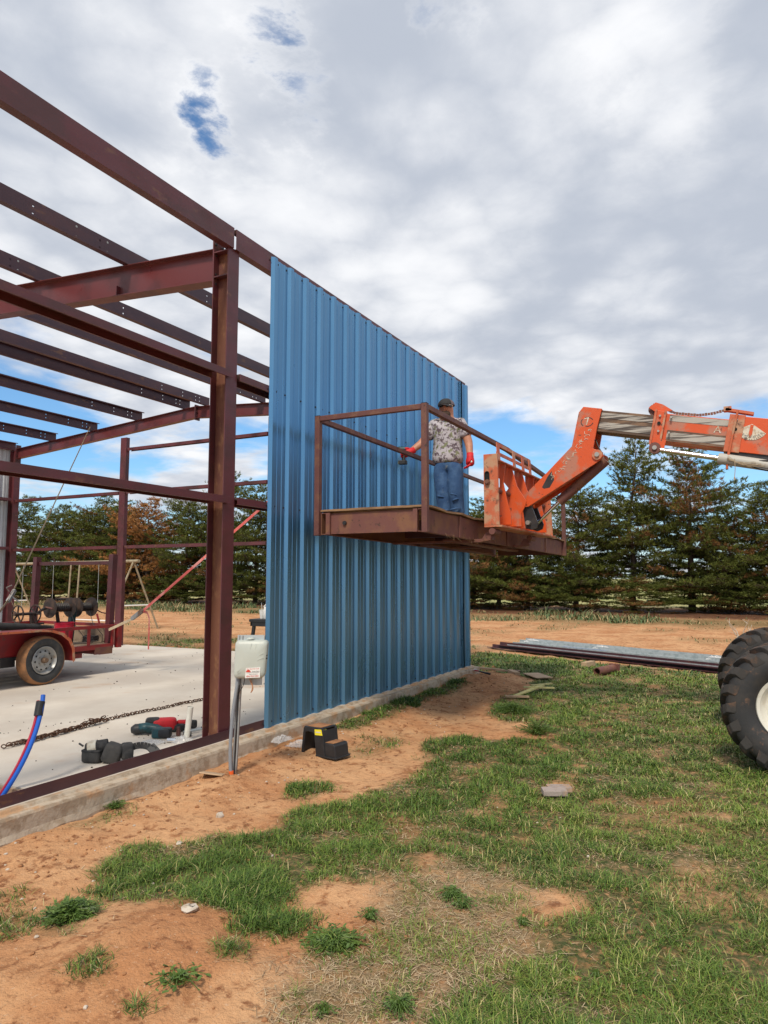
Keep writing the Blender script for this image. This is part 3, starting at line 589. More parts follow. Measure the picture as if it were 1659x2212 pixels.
lug = MB().lathe([(-.022, 0), (-.022, .062), (0, .062)], (UB, -2.962, 3.031), X_, 24); obj('pin_lug', lug, mOrangeW, nk, smooth=40)
for (y, z, rr) in ((-2.962, 3.031, .028), (-2.039, 2.492, .026), (-2.094, 2.235, .028)): obj('pin', MB().cyl((UB - .045, y, z), (UB + UW + .02, y, z), rr, 16), mBolt, nk, smooth=40)
# burnt patch and raised strokes suggesting the neck's moulded lettering
mb = MB().poly([(UB - .0015, a, z) for a, z in ((-2.40, 2.87), (-2.43, 2.76), (-2.37, 2.665), (-2.30, 2.655), (-2.275, 2.675), (-2.345, 2.80))], (1, 0, 0), .001); obj('scorched_patch', mb, mBlackS, nk)
text('number_seven', '7', .13, mCream, (UB - .002, -2.85, 3.452), (0, -1, .12), (0, .12, 1), nk)
mb = MB()
for k in range(26):
    a0 = rad(20 + 13.0 * k); R_ = .066
    if k % 9 > 6: continue
    p = Vector((UB - .001, -2.85 - R_ * 1.1 * math.cos(a0), 3.448 + R_ * .85 * math.sin(a0))); q = Vector((UB - .001, -2.85 - R_ * 1.1 * math.cos(a0 + .2), 3.448 + R_ * .85 * math.sin(a0 + .2))); mb.bar(p, q, .002, .010)
obj('number_ring', mb, mInk, nk, kind='stuff')
r = random.Random(5); mb = MB()
for k in range(34):
    t = k / 33; y = -2.86 + .46 * t ** 1.3; z = 3.34 - .56 * t + r.uniform(-.02, .02); L_ = r.uniform(.012, .03); an = r.uniform(0, 3.1)
    mb.tube([(UB - .001, y, z), (UB - .003, y + L_ * math.cos(an), z + L_ * math.sin(an) * .7), (UB - .001, y + L_ * 1.6 * math.cos(an + .7), z + L_ * 1.6 * math.sin(an + .7))], .0035, 4)
obj('lettering_strokes', mb, mCream, nk, kind='stuff')  # random cream strokes standing in for unreadable moulded lettering
# tilt cylinder and link
tu = UB + UW / 2
obj('tilt_cylinder', MB().tube([(tu, -3.03, 2.985), (tu, -2.44, 2.50)], [.062, .062], 20), mRust, TH, smooth=40)
obj('cylinder_rod', MB().cyl((tu, -2.46, 2.516), (tu, -2.15, 2.235), .021, 14), mChrome, TH, smooth=40)
plate('tilt_link', [(-2.01, 2.44), (-2.13, 2.445), (-2.208, 2.23), (-2.19, 2.17), (-2.124, 2.145), (-2.047, 2.168)], UB + .03, .03, mBlackS)
plate('tilt_link', [(-2.01, 2.44), (-2.13, 2.445), (-2.208, 2.23), (-2.19, 2.17), (-2.124, 2.145), (-2.047, 2.168)], UB + UW - .07, .03, mBlackS)
# fork carriage
CA = bpy.data.objects.new('fork_carriage', None); COL.objects.link(CA); CA.parent = TH; ORG['fork_carriage'] = ORG[TH.name]
C0, C1 = 2.42, 4.92
def rib(name, u, outline, mat, th=.022): return obj(name, MB().poly([(u, a, z) for a, z in outline], (1, 0, 0), th), mat, CA, bevel=.003)
e = [(-1.80, 2.16), (-1.80, 3.00), (-1.97, 3.0), (-1.985, 2.16)]
o = rib('end_plate', C0, e, mOrangeW, .03)
mb = MB(); loop = [(C0 - .012, -1.845 - .026 * math.cos(t) , 2.72 + (.045 if math.sin(t) > 0 else -.03) + .026 * math.sin(t)) for t in [i * math.tau / 18 for i in range(19)]]
mb.tube(loop, .006, 6, cap=False); mb.add([(C0 - .0022, a, z) for _, a, z in loop[:-1]], [tuple(range(18))]); obj('slot', mb, mHole, CA)
obj('lock_bolt', MB().cyl((C0 - .03, -1.85, 2.665), (C0, -1.85, 2.665), .034, 6).cyl((C0 - .045, -1.85, 2.665), (C0, -1.85, 2.665), .022, 12), mRust, CA)
rib('rib', 2.86, [(-1.80, 2.19), (-1.80, 2.62), (-1.85, 2.66), (-1.85, 2.76), (-1.80, 2.80), (-1.80, 2.96), (-1.93, 2.96), (-1.90, 2.7), (-1.94, 2.5), (-1.99, 2.3), (-1.99, 2.19)], mOrange)
rib('rib', 3.19, [(-1.80, 2.19), (-1.80, 2.34), (-1.86, 2.40), (-1.80, 2.48), (-1.80, 2.60), (-1.86, 2.68), (-1.80, 2.76), (-1.80, 2.96), (-1.90, 2.96), (-1.97, 2.70), (-2.09, 2.50), (-2.06, 2.42), (-2.02, 2.35), (-2.02, 2.19)], mOrange)
rib('rib', 3.64, [(-1.80, 2.19), (-1.80, 2.96), (-1.90, 2.96), (-1.97, 2.70), (-2.09, 2.50), (-2.06, 2.42), (-2.02, 2.35), (-2.02, 2.19)], mOrange)
rib('rib', 4.15, [(-1.80, 2.19), (-1.80, 2.96), (-1.93, 2.96), (-1.90, 2.7), (-1.94, 2.5), (-1.99, 2.3), (-1.99, 2.19)], mOrange)
rib('rib', 4.52, [(-1.80, 2.19), (-1.80, 2.96), (-1.93, 2.96), (-1.90, 2.7), (-1.94, 2.5), (-1.99, 2.3), (-1.99, 2.19)], mOrange)
rib('end_plate', C1 - .03, [(-1.80, 2.16), (-1.80, 2.95), (-1.95, 2.95), (-1.985, 2.16)], mOrangeW, .03)
obj('top_bar', MB().box((C0 + .031, -1.86, 2.962), (C1 - .031, -1.80, 2.99)).box((C0 + .031, -1.94, 2.94), (C1 - .031, -1.861, 2.958)), mOrangeW, CA, bevel=.003)
obj('bottom_shelf', MB().box((C0, -2.02, 2.135), (C1, -1.80, 2.158)), mOrangeW, CA, bevel=.003)
obj('bar', MB().box((C0 + .031, -1.822, 2.19), (C1 - .031, -1.80, 2.30)), mOrange, CA, bevel=.003)
obj('fork_shaft', MB().cyl((C0 + .03, -1.86, 2.60), (C1 - .03, -1.86, 2.60), .03, 14), mRust, CA, smooth=40)
for u in (2.96, 3.62, 4.03, 4.38): obj('guard_post', MB().bar((u, -1.815, 2.99), (u, -1.80, 3.225), .10, .012, up=(0, 1, 0)), mOrangeW, CA)
for z in (3.10, 3.215): obj('guard_bar', MB().box((2.93, -1.800, z - .022), (4.42, -1.788, z + .022)), mOrangeW, CA, bevel=.002)
for u in (2.50, 4.05):
    obj('fork', MB().poly([(u, -1.87, 2.08), (u, -1.87, 1.99), (u, -1.70, 1.965), (u, -.55, 1.965), (u, -.55, 1.985), (u, -1.74, 2.005), (u, -1.79, 2.08)], (1, 0, 0), .11), mRust, CA, bevel=.004)
    obj('fork_heel', MB().tube([(u - .10, -1.90, 2.085), (u + .12, -1.90, 2.085)], .038, 12), mRust, CA, smooth=40)
# boom sections: direction slopes down towards the machine
BD = Vector((0, -1, -.21)).normalized(); BN = Vector((0, -.21, 1)).normalized()
def sect(name, y0, z0, L_, h, u0, w, mat, bevel=.003):   # z0 = top edge at y0
    p0 = Vector((u0 + w / 2, y0, z0)) - BN * h / 2; return obj(name, MB().bar(p0, p0 + BD * L_, w, h, up=BN), mat, TH, bevel=bevel)
inn = sect('inner_boom', -2.99, 3.592, 2.4, .262, UB + .05, UW - .10, mGreaseD)
for off, hh in ((.028, .066), (.142, .088)):
    p0 = Vector((UB + .048, -3.02, 3.585)) - BN * (off + hh / 2); obj('wear_strip', MB().bar(p0, p0 + BD * 1.0, .004, hh, up=BN), mWear, inn)
mid = sect('middle_boom', -3.70, 3.470, 2.6, .325, UB + .02, UW - .04, mOrange)
for off, hh, mt in ((.012, .072, mWear), (.19, .018, mGreaseD), (.212, .085, mWear), (.300, .022, mGreaseD)):
    p0 = Vector((UB + .018, -3.80, 3.45)) - BN * (off + hh / 2); obj('wear_strip', MB().bar(p0, p0 + BD * 1.0, .004, hh, up=BN), mt, mid)
text('letter_a', 'A', .115, mCream, Vector((UB + .0150, -4.29, 3.212)), BD, BN, mid)
sect('boom_collar', -3.635, 3.505, .13, .385, UB - .012, UW + .024, mOrange, bevel=.004)
for off in (.02, .125): p0 = Vector((UB - .02, -3.635, 3.515)) + BD * off; obj('collar_rib', MB().bar(p0, p0 - BN * .42, .018, .022, up=BD), mOrangeW, TH)
outb = sect('outer_boom', -4.425, 3.362, 3.4, .40, UB - .01, UW + .02, mOrange, bevel=.004)
obj('boom_lower_flange', MB().bar(Vector((UB + UW / 2, -4.36, 2.945)), Vector((UB + UW / 2, -4.36, 2.945)) + BD * 3.3, UW - .02, .05, up=BN), mBlackS, TH)
sect('outer_collar', -4.425, 3.375, .16, .425, UB - .022, UW + .044, mOrangeW, bevel=.004)
obj('strap_bar', MB().tube([(UB - .05, -4.505, 3.40), (UB - .05, -4.44, 3.13), (UB - .05, -4.378, 2.86), (UB - .05, -4.368, 2.75)], [.013, .012, .016, .012], 8), mOrangeW, TH, smooth=40)
mb = MB()
for (y, z) in ((-3.69, 3.43), (-3.665, 3.25), (-3.81, 3.40), (-3.78, 3.22), (-4.49, 3.30), (-4.43, 3.10), (-4.57, 3.10)): mb.cyl((UB - .036, y, z), (UB + .0, y, z), .013, 8)
obj('bolts', mb, mBolt, TH, kind='stuff')
for (y, z) in ((-3.675, 3.345), (-4.47, 3.195)): obj('grease_port', MB().cyl((UB - .026, y, z), (UB, y, z), .020, 10), mHole, TH)
obj('boom_lug', MB().lathe([(-.05, .0), (-.05, .066), (.02, .066), (.02, 0)], (UB, -3.622, 3.053), X_, 20), mRust, TH, smooth=40)
obj('pin', MB().cyl((UB - .075, -3.622, 3.053), (UB, -3.622, 3.053), .026, 14), mBolt, TH, smooth=40)
obj('lug_bracket', MB().bar((UB - .02, -3.70, 3.15), (UB - .02, -3.66, 3.02), .02, .10, up=(0, 1, 0)), mOrange, TH)
obj('extension_rod', MB().cyl((UB - .03, -3.68, 3.025), (UB - .03, -4.32, 2.872), .030, 18), mChrome, TH, smooth=40)
obj('extension_cylinder', MB().tube([(UB - .03, -4.283, 2.880), (UB - .03, -4.30, 2.876), (UB - .03, -6.4, 2.37)], [.055, .062, .062], 22), mGreyCyl, TH, smooth=40)
# sprocket and chain on the top
obj('sprocket', MB().lathe([(-.022, 0), (-.022, .030), (-.022, .066), (.022, .066), (.022, 0)], (UB + .12, -3.615, 3.535), X_, 22), mRust, TH, smooth=40)
obj('sprocket_guard', MB().poly([(UB + .06, -3.56, 3.56), (UB + .06, -3.64, 3.615), (UB + .06, -3.72, 3.58), (UB + .06, -3.82, 3.50), (UB + .06, -3.66, 3.48)], (1, 0, 0), .012), mOrange, TH)
mb = MB(); cp = [Vector((UB + .13, -3.60, 3.605)), Vector((UB + .13, -3.72, 3.545)), Vector((UB + .13, -3.85, 3.475)), Vector((UB + .13, -4.10, 3.425)), Vector((UB + .13, -4.25, 3.43)), Vector((UB + .13, -4.40, 3.46))]
for i in range(len(cp) - 1):
    n = max(2, int((cp[i + 1] - cp[i]).length / .03))
    for k in range(n): a = cp[i].lerp(cp[i + 1], k / n); c = cp[i].lerp(cp[i + 1], (k + .85) / n); mb.bar(a, c, .03 if k % 2 else .02, .022 if k % 2 else .03)
obj('leaf_chain', mb, mRust, TH, kind='stuff')
obj('chain_anchor', MB().bar((UB + .10, -4.38, 3.45), (UB + .10, -4.66, 3.37), .10, .03, up=BN).box((UB + .05, -4.44, 3.43), (UB + .15, -4.36, 3.48)), mOrangeW, TH)
# angle gauge
def bp_(a, h): p = Vector((0, -4.638, 3.228)) + BD * a + BN * h; return (p.y, p.z)
fan = [bp_(0, .012)] + [bp_(.17 * math.sin(t), -.17 * math.cos(t)) for t in [rad(x) for x in range(62, -66, -6)]]
ga = obj('angle_gauge', MB().poly([(UB - .0145, a, z) for a, z in fan], (1, 0, 0), .003), mCream, TH)
for i, s in enumerate(('60', '50', '40', '30', '20', '10', '0')):
    t = rad(-52 + i * 17.3); y, z = bp_(.135 * math.sin(t), -.135 * math.cos(t)); text('gauge_number', s, .034, mInk, (UB - .0155, y, z), BD * math.cos(t) + BN * math.sin(t), BN * math.cos(t) - BD * math.sin(t), ga)
mb = MB()
for i in range(15):
    t = rad(-58 + i * 8.3); mb.bar((UB - .0155, *bp_(.153 * math.sin(t), -.153 * math.cos(t))), (UB - .0155, *bp_(.166 * math.sin(t), -.166 * math.cos(t))), .0015, .004)
obj('gauge_ticks', mb, mInk, ga, kind='stuff')
obj('gauge_needle', MB().poly([(UB - .022, *bp_(-.015, 0)), (UB - .022, *bp_(.015, 0)), (UB - .022, *bp_(.017, -.10)), (UB - .022, *bp_(.0, -.145)), (UB - .022, *bp_(-.017, -.10))], (1, 0, 0), .003), mOrange, ga)
# hoses, twine
def hang(a, c, sag, n=12, jit=0, seed=0):
    a, c = Vector(a), Vector(c); r = random.Random(seed); return [a.lerp(c, i / n) - Vector((0, 0, sag * 4 * (i / n) * (1 - i / n))) + Vector([r.uniform(-jit, jit) for _ in range(3)]) for i in range(n + 1)]
obj('hydraulic_hose', MB().tube(hang((UB - .04, -4.37, 2.90), (UB - .10, -4.95, 2.83), .05), .011, 8), mBlackS, TH, smooth=True)
obj('hydraulic_hose', MB().tube(hang((UB - .09, -4.62, 2.76), (UB - .09, -5.1, 2.74), .06), .013, 8), mBlackS, TH, smooth=True)
obj('hydraulic_hose', MB().tube(hang((UB + .1, -2.93, 3.24), (UB + .02, -3.02, 3.05), .03), .009, 8), mBlackS, TH, smooth=True)
mb = MB()
for k in range(5): mb.tube(hang((UB - .105, -4.38, 2.85 + .01 * k), (UB - .105, -4.66 - .02 * k, 2.80 - .01 * k), .02 + .01 * k, 10, .006, k), .0035, 4)
mb.tube([(UB - .11, -4.45, 2.85), (UB - .112, -4.452, 2.74), (UB - .11, -4.442, 2.64)], .004, 5); mb.cyl((UB - .11, -4.442, 2.645), (UB - .11, -4.441, 2.615), .009, 6)
obj('twine', mb, mStrapT, TH)
# wheels
def lug_tyre(cu, cy, cz, R, w, mirror):
    rt = bpy.data.objects.new('wheel', None); COL.objects.link(rt); rt.parent = TH; ORG[rt.name] = Vector((cu, cy, cz)); rt.location = Vector((cu, cy, cz)) - ORG[TH.name]
    ri = R * .49; prof = []                                 # (offset along the axle, radius): near side is negative
    sec = [(-.30 * w, ri), (-.43 * w, ri + .03), (-.5 * w, R * .66), (-.495 * w, R * .77), (-.45 * w, R * .865), (-.35 * w, R * .905), (-.18 * w, R * .918), (0, R * .92)]
    full = sec + [(-a, b_) for a, b_ in sec[-2::-1]]
    mb = MB().lathe(full, (cu, cy, cz), X_, 64); mb.lathe([(-.30 * w, ri), (.30 * w, ri)], (cu, cy, cz), X_, 64)
    ty = obj('tyre', mb, mRubber, rt, smooth=50)
    mb = MB(); N_ = 19
    crown = [(-.505 * w, R * .80, -.02), (-.50 * w, R * .90, .02), (-.42 * w, R * .955, .06), (-.30 * w, R * .985, .13), (-.15 * w, R * .995, .21), (.03 * w, R, .30)]
    for side in (1, -1):
        for k in range(N_):
            ph = k * math.tau / N_ + (math.pi / N_ if side < 0 else 0); vs = []
            for i, (a, rr, adv) in enumerate(crown):
                half = (.070 if i < 3 else .050) ; base = rr - .11 * R if i > 0 else rr - .03 * R
                for (r_, hw) in ((base, half * 1.35), (rr, half)):
                    for sg in (-1, 1):
                        t = ph + adv * 1.0 * (1 if mirror else -1) + sg * hw; vs.append((cu + side * a, cy + r_ * math.cos(t), cz + r_ * math.sin(t)))
            fs = [(0, 1, 3, 2)] + [(4 * i + p, 4 * i + q, 4 * i + 4 + q, 4 * i + 4 + p) for i in range(len(crown) - 1) for p, q in ((0, 2), (2, 3), (3, 1))] + [tuple(4 * (len(crown) - 1) + x for x in (0, 1, 3, 2))]
            mb.add(vs, fs)
    obj('tread_lugs', mb, mRubberT, ty, kind='stuff', bevel=.006)
    s = -1
    rp = [(-.33 * w, ri + .008), (-.36 * w, ri), (-.33 * w, ri - .025), (-.20 * w, ri - .05), (-.14 * w, ri - .075), (-.16 * w, ri - .10), (-.13 * w, .14), (-.17 * w, .12), (-.17 * w, .07), (-.30 * w, .06), (-.30 * w, 0)]
    obj('rim', MB().lathe(rp, (cu, cy, cz), X_, 48).lathe([(-a, b_) for a, b_ in rp], (cu, cy, cz), X_, 48), mRimW, rt, smooth=35)
    mb = MB()
    for k in range(8): t = k * math.tau / 8; mb.cyl((cu - .20 * w, cy + .105 * math.cos(t), cz + .105 * math.sin(t)), (cu - .16 * w, cy + .105 * math.cos(t), cz + .105 * math.sin(t)), .012, 6)
    obj('lug_nuts', mb, mBolt, rt, kind='stuff'); return rt
def gh(x, y): return float(gheight(np.array([float(x)]), np.array([float(y)]))[0])
WR = .605
w1 = lug_tyre(2.02, -4.852, gh(1.9, -4.85) + WR - .02, WR, .36, False)
def copy_tree(o, parent, dloc):
    c = o.copy(); COL.objects.link(c); c.parent = parent; c.location = o.location + Vector(dloc)
    for ch in o.children: copy_tree(ch, c, (0, 0, 0))
    return c
w2 = copy_tree(w1, TH, (1.95, .10, 0)); w2.rotation_euler.x = .11
copy_tree(w1, TH, (.05, -2.9, 0)); copy_tree(w1, TH, (2.0, -2.8, 0))
obj('axle', MB().cyl((2.1, -4.85, .40), (3.9, -4.76, .40), .09, 16), mBlackS, TH); obj('axle', MB().cyl((2.1, -7.75, .40), (3.9, -7.66, .40), .09, 16), mBlackS, TH)
obj('chassis', MB().box((2.55, -8.4, .48), (3.45, -5.05, .95)).box((2.3, -8.5, .95), (2.55, -6.2, 1.35)), mOrange, TH, bevel=.02)
obj('engine_cover', MB().box((2.62, -8.45, .95), (3.40, -7.0, 1.45)), mOrange, TH, bevel=.04)
obj('boom_tower', MB().poly([(3.2, -8.2, .95), (3.2, -7.4, .95), (3.2, -7.5, 2.75), (3.2, -7.9, 2.75)], (1, 0, 0), .03).poly([(3.62, -8.2, .95), (3.62, -7.4, .95), (3.62, -7.5, 2.75), (3.62, -7.9, 2.75)], (1, 0, 0), .03), mOrange, TH, kind='stuff')
obj('lift_cylinder', MB().cyl((3.42, -6.4, .9), (3.42, -6.0, 2.55), .06, 14), mGreyCyl, TH)
cabm = MB()
for a, c in (((2.25, -5.5, 1.0), (2.25, -5.6, 2.2)), ((3.1, -5.5, 1.0), (3.1, -5.6, 2.2)), ((2.25, -6.6, 1.0), (2.25, -6.5, 2.2)), ((3.1, -6.6, 1.0), (3.1, -6.5, 2.2))): cabm.bar(a, c, .06, .06, up=(0, 1, 0))
cabm.box((2.2, -6.55, 2.2), (3.15, -5.5, 2.26)).box((2.25, -6.6, .95), (3.1, -5.5, 1.0)); obj('cab_frame', cabm, mBlackS, TH, kind='stuff')
obj('operator_seat', MB().box((2.45, -6.45, 1.0), (2.9, -6.0, 1.3)).box((2.45, -6.5, 1.3), (2.9, -6.4, 1.75)), mBlkFab, TH, bevel=.03)

# ---------------------------------------------------------------- person on the platform
def skin(name, verts, edges, radii, mat, xf, parent, sub=2):
    me = bpy.data.meshes.new(name); me.from_pydata([Vector(v) for v in verts], edges, []); t = bpy.data.objects.new(name, me); COL.objects.link(t)
    t.modifiers.new('s', 'SKIN'); t.modifiers.new('d', 'SUBSURF').levels = sub
    for i, r in enumerate(radii): me.skin_vertices[0].data[i].radius = r if isinstance(r, tuple) else (r, r)
    me.skin_vertices[0].data[0].use_root = True
    dg = bpy.context.evaluated_depsgraph_get(); dg.update(); m2 = bpy.data.meshes.new_from_object(t.evaluated_get(dg)); bpy.data.objects.remove(t)
    o0 = ORG.get(parent.name, Vector()) if parent else Vector(); m2.transform(xf); m2.transform(Matrix.Translation(-o0)); m2.materials.clear(); m2.materials.append(mat); m2.shade_smooth()
    m2.name = name; o = bpy.data.objects.new(name, m2); COL.objects.link(o); o.parent = parent; ORG[o.name] = o0; return o
px_, py_ = 3.66, -.84; pz_ = PT(3.66, BZ1 + .034)
pf = Vector((-.924, -.382, 0)); pr = Vector((.382, -.924, 0))      # he faces the camera; local x to the right of the picture, local y towards the camera
PX = Matrix(((pr.x, pf.x, 0, px_), (pr.y, pf.y, 0, py_), (0, 0, 1, pz_), (0, 0, 0, 1))) @ Matrix.Rotation(rad(14), 4, 'Z') @ Matrix.Diagonal((1.07, 1.07, 1.03, 1))
PS = thing('person', (px_, py_, pz_), 'bearded man in black cap, tie-dye shirt and jeans standing on the raised platform', 'person')
def pm_(mb): return mb.xf(PX)
J = dict(pel=(0, 0, .93), wai=(0, .0, 1.06), che=(.0, .01, 1.27), nb=(0, .02, 1.45), ne=(0, .045, 1.505), he=(.0, .075, 1.60), ht=(0, .06, 1.70),
         sl=(.185, 0, 1.405), el=(.285, .01, 1.14), wl_=(.315, .08, .925), sr=(-.185, 0, 1.405), er=(-.32, .06, 1.17), wr=(-.455, .17, 1.035),
         hl=(.10, 0, .88), kl=(.11, .05, .48), al=(.13, -.06, .09), hr=(-.09, 0, .88), kr=(-.06, .04, .48), ar=(-.035, -.03, .09), fl=(.13, .14, .04), fr=(-.05, .14, .04))
names = list(J); ix = {n: i for i, n in enumerate(names)}
ed = [('pel', 'wai'), ('wai', 'che'), ('che', 'nb'), ('nb', 'ne'), ('ne', 'he'), ('he', 'ht'), ('nb', 'sl'), ('sl', 'el'), ('el', 'wl_'), ('nb', 'sr'), ('sr', 'er'), ('er', 'wr'), ('pel', 'hl'), ('hl', 'kl'), ('kl', 'al'), ('al', 'fl'), ('pel', 'hr'), ('hr', 'kr'), ('kr', 'ar'), ('ar', 'fr')]
ra = dict(pel=(.14, .11), wai=(.145, .11), che=(.16, .115), nb=(.085, .07), ne=.075, he=(.108, .125), ht=(.090, .105), sl=.075, el=.060, wl_=.040, sr=.075, er=.060, wr=.040, hl=.09, kl=.062, al=.045, hr=.09, kr=.062, ar=.045, fl=.04, fr=.04)
body = skin('body', [J[n] for n in names], [(ix[a], ix[c]) for a, c in ed], [ra[n] for n in names], mSkin, PX, PS)
# face details
fc = Vector((0, .165, 1.59))
mb = MB().ball((0, .168, 1.592), (.014, .022, .026), 10, 8); mb.ball((-.078, .07, 1.60), (.012, .02, .032), 8, 6); mb.ball((.078, .07, 1.60), (.012, .02, .032), 8, 6); obj('nose_and_ears', pm_(mb), mSkin, body, smooth=True, kind='stuff')
mb = MB().ball((0, .122, 1.518), (.074, .066, .060), 16, 10); obj('beard', pm_(mb), mBeard, PS, smooth=True)
mb = MB().ball((0, .172, 1.560), (.026, .008, .007), 10, 6); obj('mouth', pm_(mb), mSkin, body, smooth=True)
mb = MB().ball((-.032, .158, 1.625), (.029, .012, .018), 10, 6).ball((.032, .158, 1.625), (.029, .012, .018), 10, 6).tube([(-.055, .155, 1.63), (-.083, .09, 1.635), (-.08, .04, 1.62)], .004, 6).tube([(.055, .155, 1.63), (.083, .09, 1.635), (.08, .04, 1.62)], .004, 6).bar((-.02, .168, 1.632), (.02, .168, 1.632), .006, .006)
obj('sunglasses', pm_(mb), mBlackS, PS, smooth=40, kind='stuff')
mb = MB().tube([(.058, .15, 1.645), (.088, .10, 1.65), (.092, .07, 1.64)], .006, 6); obj('glasses_band', pm_(mb), mWhiteP, PS, smooth=True)
capm = MB(); r0 = (.112, .122, .098)
for i in range(9):
    a = math.pi / 2 * i / 8; capm.v += [(r0[0] * math.sin(a) * math.cos(k * math.tau / 20), .055 + r0[1] * math.sin(a) * math.sin(k * math.tau / 20), 1.655 + r0[2] * math.cos(a)) for k in range(20)]
capm.f += [(i * 20 + k, (i + 1) * 20 + k, (i + 1) * 20 + (k + 1) % 20, i * 20 + (k + 1) % 20) for i in range(8) for k in range(20)]
cap_ = obj('cap', pm_(capm), mCapG, PS, smooth=True)
fr_ = MB()
for i in range(7):
    a = math.pi / 2 * (i + 1) / 7
    fr_.v += [((r0[0] + .003) * math.sin(a) * math.cos(t), .055 + (r0[1] + .003) * math.sin(a) * math.sin(t), 1.655 + (r0[2] + .003) * math.cos(a)) for t in [rad(40 + k * 10) for k in range(11)]]
fr_.f += [(i * 11 + k, (i + 1) * 11 + k, (i + 1) * 11 + k + 1, i * 11 + k + 1) for i in range(6) for k in range(10)]
obj('cap_front', pm_(fr_), mCap, cap_, smooth=True)
br = MB()
for i in range(5):
    rr = 1 + i * .17
    br.v += [(.085 * math.cos(t) * (1 + .05 * i), .055 + (.112 * rr) * math.sin(t) if math.sin(t) > 0 else .055, 1.655 - .007 * i - .012 * abs(math.cos(t)) * i * .4) for t in [rad(20 + k * 10) for k in range(15)]]
br.f += [(i * 15 + k, (i + 1) * 15 + k, (i + 1) * 15 + k + 1, i * 15 + k + 1) for i in range(4) for k in range(14)]
obj('cap_brim', pm_(br), mCap, cap_, smooth=True)
# shirt: torso and short sleeves; jeans: hips and two legs, as loose shells over the body
sh = [(0, 0, .83), (0, 0, .93), (0, 0, 1.03), (0, .01, 1.18), (0, .012, 1.30), (0, .015, 1.41), (0, .03, 1.465), (.17, 0, 1.405), (.235, .005, 1.27), (.258, .008, 1.205), (-.17, 0, 1.405), (-.25, .03, 1.28), (-.285, .045, 1.225)]
skin('shirt', sh, [(0, 1), (1, 2), (2, 3), (3, 4), (4, 5), (5, 6), (5, 7), (7, 8), (8, 9), (5, 10), (10, 11), (11, 12)],
     [(.20, .165), (.235, .195), (.215, .172), (.205, .162), (.215, .160), (.180, .125), (.088, .080), .102, .096, .098, .102, .096, .098], mShirt, PX, PS)
mb = MB()
for k in range(7):
    r = random.Random(k); z = 1.02 + k * .055; a = r.uniform(-.14, .02); mb.tube([(a, .135, z), (a + .06, .143, z + .035), (a + .13, .128, z + .05)], [.003, .009, .003], 6)
obj('shirt_folds', pm_(mb), mShirt, PS, smooth=True, kind='stuff')
je = [(0, 0, .99), (0, 0, .90), (.092, .0, .83), (.10, .02, .66), (.108, .045, .48), (.118, -.015, .28), (.13, -.055, .11), (-.085, .0, .83), (-.075, .02, .66), (-.06, .035, .48), (-.048, .0, .28), (-.035, -.025, .11)]
skin('jeans', je, [(0, 1), (1, 2), (2, 3), (3, 4), (4, 5), (5, 6), (1, 7), (7, 8), (8, 9), (9, 10), (10, 11)],
     [(.20, .165), (.200, .165), .138, .122, .106, .10, .10, .138, .122, .106, .10, .10], mJean, PX, PS)
mb = MB()
for (x, z, w, dz_) in ((.11, .53, .07, .03), (.10, .45, .08, -.03), (-.06, .50, .07, .03), (-.07, .42, .07, -.02), (.10, .74, .08, .04), (.10, .22, .08, .02), (-.04, .20, .07, .02), (0, .82, .05, .05), (.12, .34, .06, .03)):
    mb.tube([(x - w, .07, z), (x - w * .3, .118, z + dz_ * .4), (x + w * .4, .118, z + dz_), (x + w, .06, z + dz_ * 1.2)], [.004, .013, .013, .004], 6)
obj('denim_creases', pm_(mb), mJean, PS, smooth=True, kind='stuff')
for s_ in ((.135, .0), (-.045, -.01)):
    mb = MB().ball((s_[0], .03, .055), (.05, .14, .055), 14, 8).box((s_[0] - .048, -.08, -.0), (s_[0] + .048, .18, .022)); obj('boot', pm_(mb), mBlkFab, PS, smooth=40, kind='stuff')
# gloved hands: palm, four fingers, thumb
def hand(wrist, palm_dir, side_dir, curl, curl_dir, flip, g=1.28):
    w = Vector((0, 0, 0)); d = Vector(palm_dir).normalized(); s = Vector(side_dir).normalized(); c = Vector(curl_dir).normalized(); mb = MB()
    mb.tube([w - d * .045, w, w + d * .04, w + d * .075, w + d * .092], [.034, .036, .044, .043, .030], 12)
    for k, (off, L_) in enumerate(((-.030, .066), (-.010, .076), (.011, .070), (.030, .054))):
        b0 = w + d * .078 + s * off; pts = [b0]; dirn = d.copy()
        for j in range(3): dirn = (dirn * math.cos(curl) + c * math.sin(curl)).normalized() if True else dirn; pts.append(pts[-1] + dirn * L_ * (.42, .33, .25)[j])
        mb.tube(pts, [.0118, .0112, .0102, .0072], 8)
    t0 = w + d * .025 - s * .036 * flip; t1 = t0 - s * .010 * flip + d * .026 + c * .012; mb.tube([t0, t1, t1 + d * .016 + c * .018], [.015, .0135, .009], 8)
    return mb.xf(Matrix.Translation(Vector(wrist)) @ Matrix.Scale(g, 4))
obj('glove', pm_(hand(J['wl_'], (.01, .10, -1), (.35, 1, 0), .75, (-1, .15, 0), -1)), mRed, PS, smooth=True)
mb = MB().tube([Vector(J['wl_']) + Vector((-.002, -.008, .055)), Vector(J['wl_']) + Vector((-.001, -.004, .03))], .038, 12); obj('watch', pm_(mb), mBlackS, PS)
mb = MB().ball(Vector(J['wl_']) + Vector((.018, .05, -.07)), (.022, .012, .02), 10, 6); obj('glove_pad', pm_(mb), mWhiteP, PS, smooth=True)
GR = Vector(J['wr']) + Vector((-.06, .03, -.035))
obj('glove', pm_(hand(J['wr'], (-.85, .35, -.4), (.1, .2, 1), 1.0, (.2, 1, .1), -1)), mRed, PS, smooth=True)
